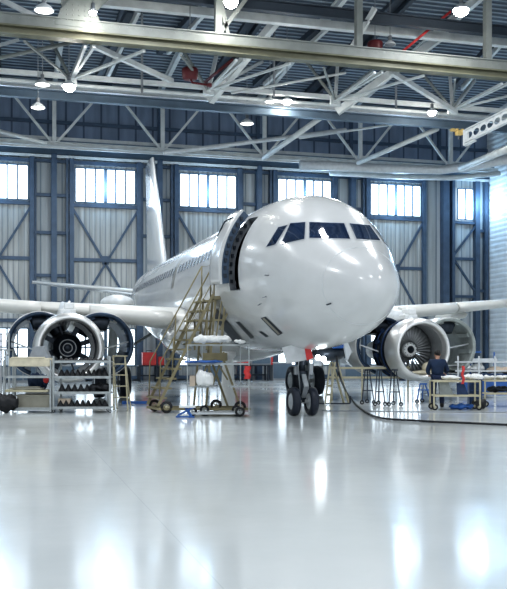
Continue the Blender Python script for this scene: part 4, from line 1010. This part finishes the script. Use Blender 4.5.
o = lump('cover_heap', 'white covers heaped on the blue workbench', 'cover', 474, 370, 33.9, (.6, .5, .35), 'cloth', seed=22, n=3); onto(o, .9)
# ---- along the back wall
Yf = WY-2.2
def furn(px0, px1, z, name, label, cat, m_, body=True, Y=None, legs=False, depth=.7):
    Y = Y or Yf; x0, x1 = at(px0, 375, Y).x, at(px1, 375, Y).x; t = thing(name, label, cat, ((x0+x1)/2, Y, 0)); w = (x1-x0)/2
    if body:
        m = MB(); m.b(-w, w, 0, depth, 0, z-.04); m.make('body', m_, t); m = MB(); m.b(-w-.03, w+.03, -.03, depth, z-.04, z); m.make('top', 'lightgrey', t)
        nd = max(1, int(2*w/.6))
        for k in range(nd): m = MB(); m.b(-w+2*w*k/nd+.03, -w+2*w*(k+1)/nd-.03, -.02, 0, .14, z-.1); m.make('door', 'bluegrey' if m_ != 'red' else 'darkred', t)
    else:
        m = MB(); m.b(-w, w, 0, depth, z-.07, z); m.make('top', m_, t)
        for x in (-w+.05, w-.05):
            for y in (.05, depth-.05): m = MB(); m.b(x-.05, x+.05, y-.05, y+.05, 0, z-.07); m.make('leg', m_, t)
        m = MB(); m.b(-w, w, depth-.1, depth-.05, .3, .38); m.make('stretcher', m_, t)
    return t
furn(139, 158, .95, 'work_table', 'dark steel table against the back wall left of the stairs', 'table', 'dark', False)
furn(160, 176, .95, 'work_table', 'dark steel table against the back wall seen through the stairs', 'table', 'dark', False)
furn(226, 250, .95, 'work_table', 'dark steel table against the back wall behind the tall cart', 'table', 'dark', False)
furn(251, 269, .95, 'work_table', 'dark steel table beneath the grey wall locker', 'table', 'dark', False)
furn(273, 292, 1.1, 'storage_cabinet', 'grey cabinet by the wall left of the nose wheels', 'cabinet', 'grey')
furn(205, 224, .95, 'storage_cabinet', 'grey cabinet by the wall directly behind the stairs', 'cabinet', 'bluegrey')
furn(345, 362, 1.0, 'storage_cabinet', 'grey cabinet by the wall right of the nose gear', 'cabinet', 'grey')
furn(366, 388, .8, 'storage_cabinet', 'low grey cabinet by the wall below the right engine', 'cabinet', 'bluegrey')
furn(10, 36, 1.1, 'storage_cabinet', 'grey cabinet by the wall behind the left engine', 'cabinet', 'grey')
furn(60, 85, 1.0, 'storage_cabinet', 'low cabinet by the wall straight behind the rack', 'cabinet', 'grey')
for px, py0, w, h, lab in ((149, 366, .4, .75, 'red box on the dark table left of the stairs'), (161, 366, .16, .5, 'smaller red box near the stair handrail'), (240.5, 366, .45, .8, 'red box on the table behind the tall cart')):
    p = at(px, py0, Yf+.3); t = thing('red_box', lab, 'box', (p.x, p.y, .95))
    m = MB(); m.b(-w, w, -.2, .2, 0, h); m.make('case', 'red', t, bevel=.02); m = MB(); m.tube([(-w*.4, 0, h), (-w*.4, 0, h+.1), (w*.4, 0, h+.1), (w*.4, 0, h)], .02, 6); m.make('handle', 'dark', t)
p = at(260, 366, Yf+.3); t = thing('grey_locker', 'grey locker with red side on the dark table left of the nose gear', 'locker', (p.x, p.y, .95))
m = MB(); m.b(-.62, .62, -.25, .25, 0, 1.15); m.make('body', 'grey', t); MB().b(.62, .74, -.25, .25, .0, 1.15).make('side_panel', 'red', t); MB().b(-.55, .55, -.28, -.25, .08, 1.05).make('door', 'bluegrey', t)
# ================================================================ PERSON
def skin_mesh(name, verts, edges, radii, m_, parent, root=0, sub=2):
    me = bpy.data.meshes.new(name); me.from_pydata([tuple(v) for v in verts], edges, []); me.materials.append(M[m_])
    o = bpy.data.objects.new(name, me); C.objects.link(o); o.parent = parent
    o.modifiers.new('skin', 'SKIN'); ly = me.skin_vertices[0] if me.skin_vertices else None
    if ly is None:
        bm = bmesh.new(); bm.from_mesh(me); bm.verts.layers.skin.verify(); bm.to_mesh(me); bm.free(); ly = me.skin_vertices[0]
    for i, r in enumerate(radii): ly.data[i].radius = r if isinstance(r, tuple) else (r, r); ly.data[i].use_root = (i == root)
    s = o.modifiers.new('sub', 'SUBSURF'); s.levels = sub; s.render_levels = sub
    o.modifiers['skin'].use_smooth_shade = True
    return o
t, L_ = local(437.5, 27.6, 'person', 'man in navy jacket and trousers with short dark hair, back to us at the cart', 'person'); t.scale = (1.12, 1, 1.02)
# x right, y away from the camera; he faces away, turned a little right, right arm bent forward, left hand forward
J = dict(pel=(0, 0, .93), wa=(0, .01, 1.08), ch=(.0, .05, 1.28), nk=(.01, .09, 1.44), hd0=(.02, .12, 1.50), hd=(.03, .15, 1.60), top=(.03, .15, 1.68),
 sl=(-.18, .06, 1.38), el=(-.25, .10, 1.10), wl=(-.17, .36, 1.00), sr=(.19, .06, 1.38), er=(.29, .12, 1.12), wr=(.30, .38, 1.04),
 hl=(-.09, 0, .90), kl=(-.11, .01, .49), al=(-.12, -.02, .09), tl=(-.14, .14, .04), hr=(.10, .0, .90), kr=(.12, .03, .49), ar=(.12, .0, .09), tr=(.15, .16, .04))
def build(name, keys, links, rad, m_, **k): return skin_mesh(name, [J[q] for q in keys], [(keys.index(a), keys.index(b_)) for a, b_ in links], rad, m_, t, **k)
keys = list(J)
lk = [('pel', 'wa'), ('wa', 'ch'), ('ch', 'nk'), ('nk', 'hd0'), ('hd0', 'hd'), ('hd', 'top'), ('ch', 'sl'), ('sl', 'el'), ('el', 'wl'), ('ch', 'sr'), ('sr', 'er'), ('er', 'wr'), ('pel', 'hl'), ('hl', 'kl'), ('kl', 'al'), ('al', 'tl'), ('pel', 'hr'), ('hr', 'kr'), ('kr', 'ar'), ('ar', 'tr')]
rad = dict(pel=(.13, .1), wa=(.12, .09), ch=(.13, .1), nk=.055, hd0=.065, hd=(.085, .1), top=(.06, .07), sl=.055, el=.042, wl=.028, sr=.055, er=.042, wr=.028, hl=.08, kl=.055, al=.04, tl=.03, hr=.08, kr=.055, ar=.04, tr=.03)
build('body', keys, lk, [rad[k] for k in keys], 'skin')
K = ['pel', 'wa', 'ch', 'nk', 'sl', 'el', 'wl', 'sr', 'er', 'wr']
build('jacket', K, [('pel', 'wa'), ('wa', 'ch'), ('ch', 'nk'), ('ch', 'sl'), ('sl', 'el'), ('el', 'wl'), ('ch', 'sr'), ('sr', 'er'), ('er', 'wr')], [(.185, .14), (.175, .14), (.185, .14), .075, .09, .068, .048, .09, .068, .048], 'jacket')
K = ['pel', 'hl', 'kl', 'al', 'hr', 'kr', 'ar']
build('trousers', K, [('pel', 'hl'), ('hl', 'kl'), ('kl', 'al'), ('pel', 'hr'), ('hr', 'kr'), ('kr', 'ar')], [(.165, .13), .105, .078, .066, .105, .078, .066], 'trousers')
m = MB(); m.sphere((.03, .14, 1.625), 1, (.088, .1, .1), 18, 14); m.v = [v for v in m.v]; m.make('hair', 'hair', t)
m = MB(); m.sphere((.03, .165, 1.585), 1, (.075, .088, .1), 18, 14)
for s in (-1, 1): m.sphere((.03+s*.08, .15, 1.59), 1, (.013, .022, .032), 8, 8)
m.sphere((.03, .26, 1.58), 1, (.014, .022, .02), 8, 8); m.make('face', 'skin', t)
for s, k in ((-1, 'l'), (1, 'r')):
    a, b_ = Vector(J['a'+k]), Vector(J['t'+k]); m = MB(); m.sphere((a+b_)/2+Vector((0, 0, .0)), 1, (.05, .14, .055), 14, 10); m.v = [(x, y, max(z, .0)) for x, y, z in m.v]; m.tube([a+Vector((0, 0, -.03)), a+Vector((0, 0, .06))], .055, 10); m.make('shoe', 'black', t)
    w = Vector(J['w'+k]); fwd = (w-Vector(J['e'+k])).normalized(); side = Vector((s, 0, 0)); dn = Vector((0, 0, -1))
    vs = [w, w+fwd*.05, w+fwd*.09]; ed = [(0, 1), (1, 2)]; rr = [.026, (.036, .02), (.036, .018)]
    for f_ in range(4):
        o_ = side*(.027-.018*f_); ln = (.034, .04, .037, .028)[f_]; b0 = w+fwd*.1+o_; i = len(vs)
        vs += [b0, b0+fwd*ln*.6+dn*.012, b0+fwd*ln+dn*.045]; ed += [(2, i), (i, i+1), (i+1, i+2)]; rr += [.0095, .009, .0075]
    i = len(vs); b0 = w+fwd*.035-side*.035; vs += [b0, b0-side*.02+fwd*.035+dn*.01, b0-side*.015+fwd*.06+dn*.03]; ed += [(1, i), (i, i+1), (i+1, i+2)]; rr += [.012, .011, .009]
    skin_mesh('hand', vs, ed, rr, 'skin', t, sub=1)
# ================================================================ LIGHT
wd = bpy.data.worlds.new('World'); bpy.context.scene.world = wd; wd.use_nodes = True
bg = wd.node_tree.nodes['Background']; bg.inputs['Color'].default_value = (.87, .93, 1, 1); bg.inputs['Strength'].default_value = .85
def area(loc, rot, sx, sy, e, col):  # added fill lamps under the roof, no fixtures, to brighten aircraft and floor
    l = bpy.data.lights.new('roof_fill', 'AREA'); l.shape = 'RECTANGLE'; l.size = sx; l.size_y = sy; l.energy = e; l.color = col
    o = bpy.data.objects.new('roof_fill', l); C.objects.link(o); o.location = loc; o.rotation_euler = rot
for x in (-14, -2, 10):
    for y in (-10, 4, 14): area((x, y, 15.5), (0, 0, 0), 1.3, 1.3, 420, (.95, .98, 1))
    area((x, 27, 13.0), (0, 0, 0), 1.3, 1.3, 300, (.9, .96, 1))
for xc in xs[2:]+[xw+.6]:  # added point lamps imitating the bluish glow around the high windows
    l = bpy.data.lights.new('window_glow_fill', 'POINT'); l.energy = 100 if xc < 15 else 170; l.shadow_soft_size = .4; l.color = (.45, .72, 1)
    o = bpy.data.objects.new('window_glow_fill', l); C.objects.link(o); o.location = (xc, WY-1.15, 11.5)
vs = bpy.context.scene.view_settings; vs.view_transform = 'Standard'; vs.look = 'Medium High Contrast'; vs.exposure = .42
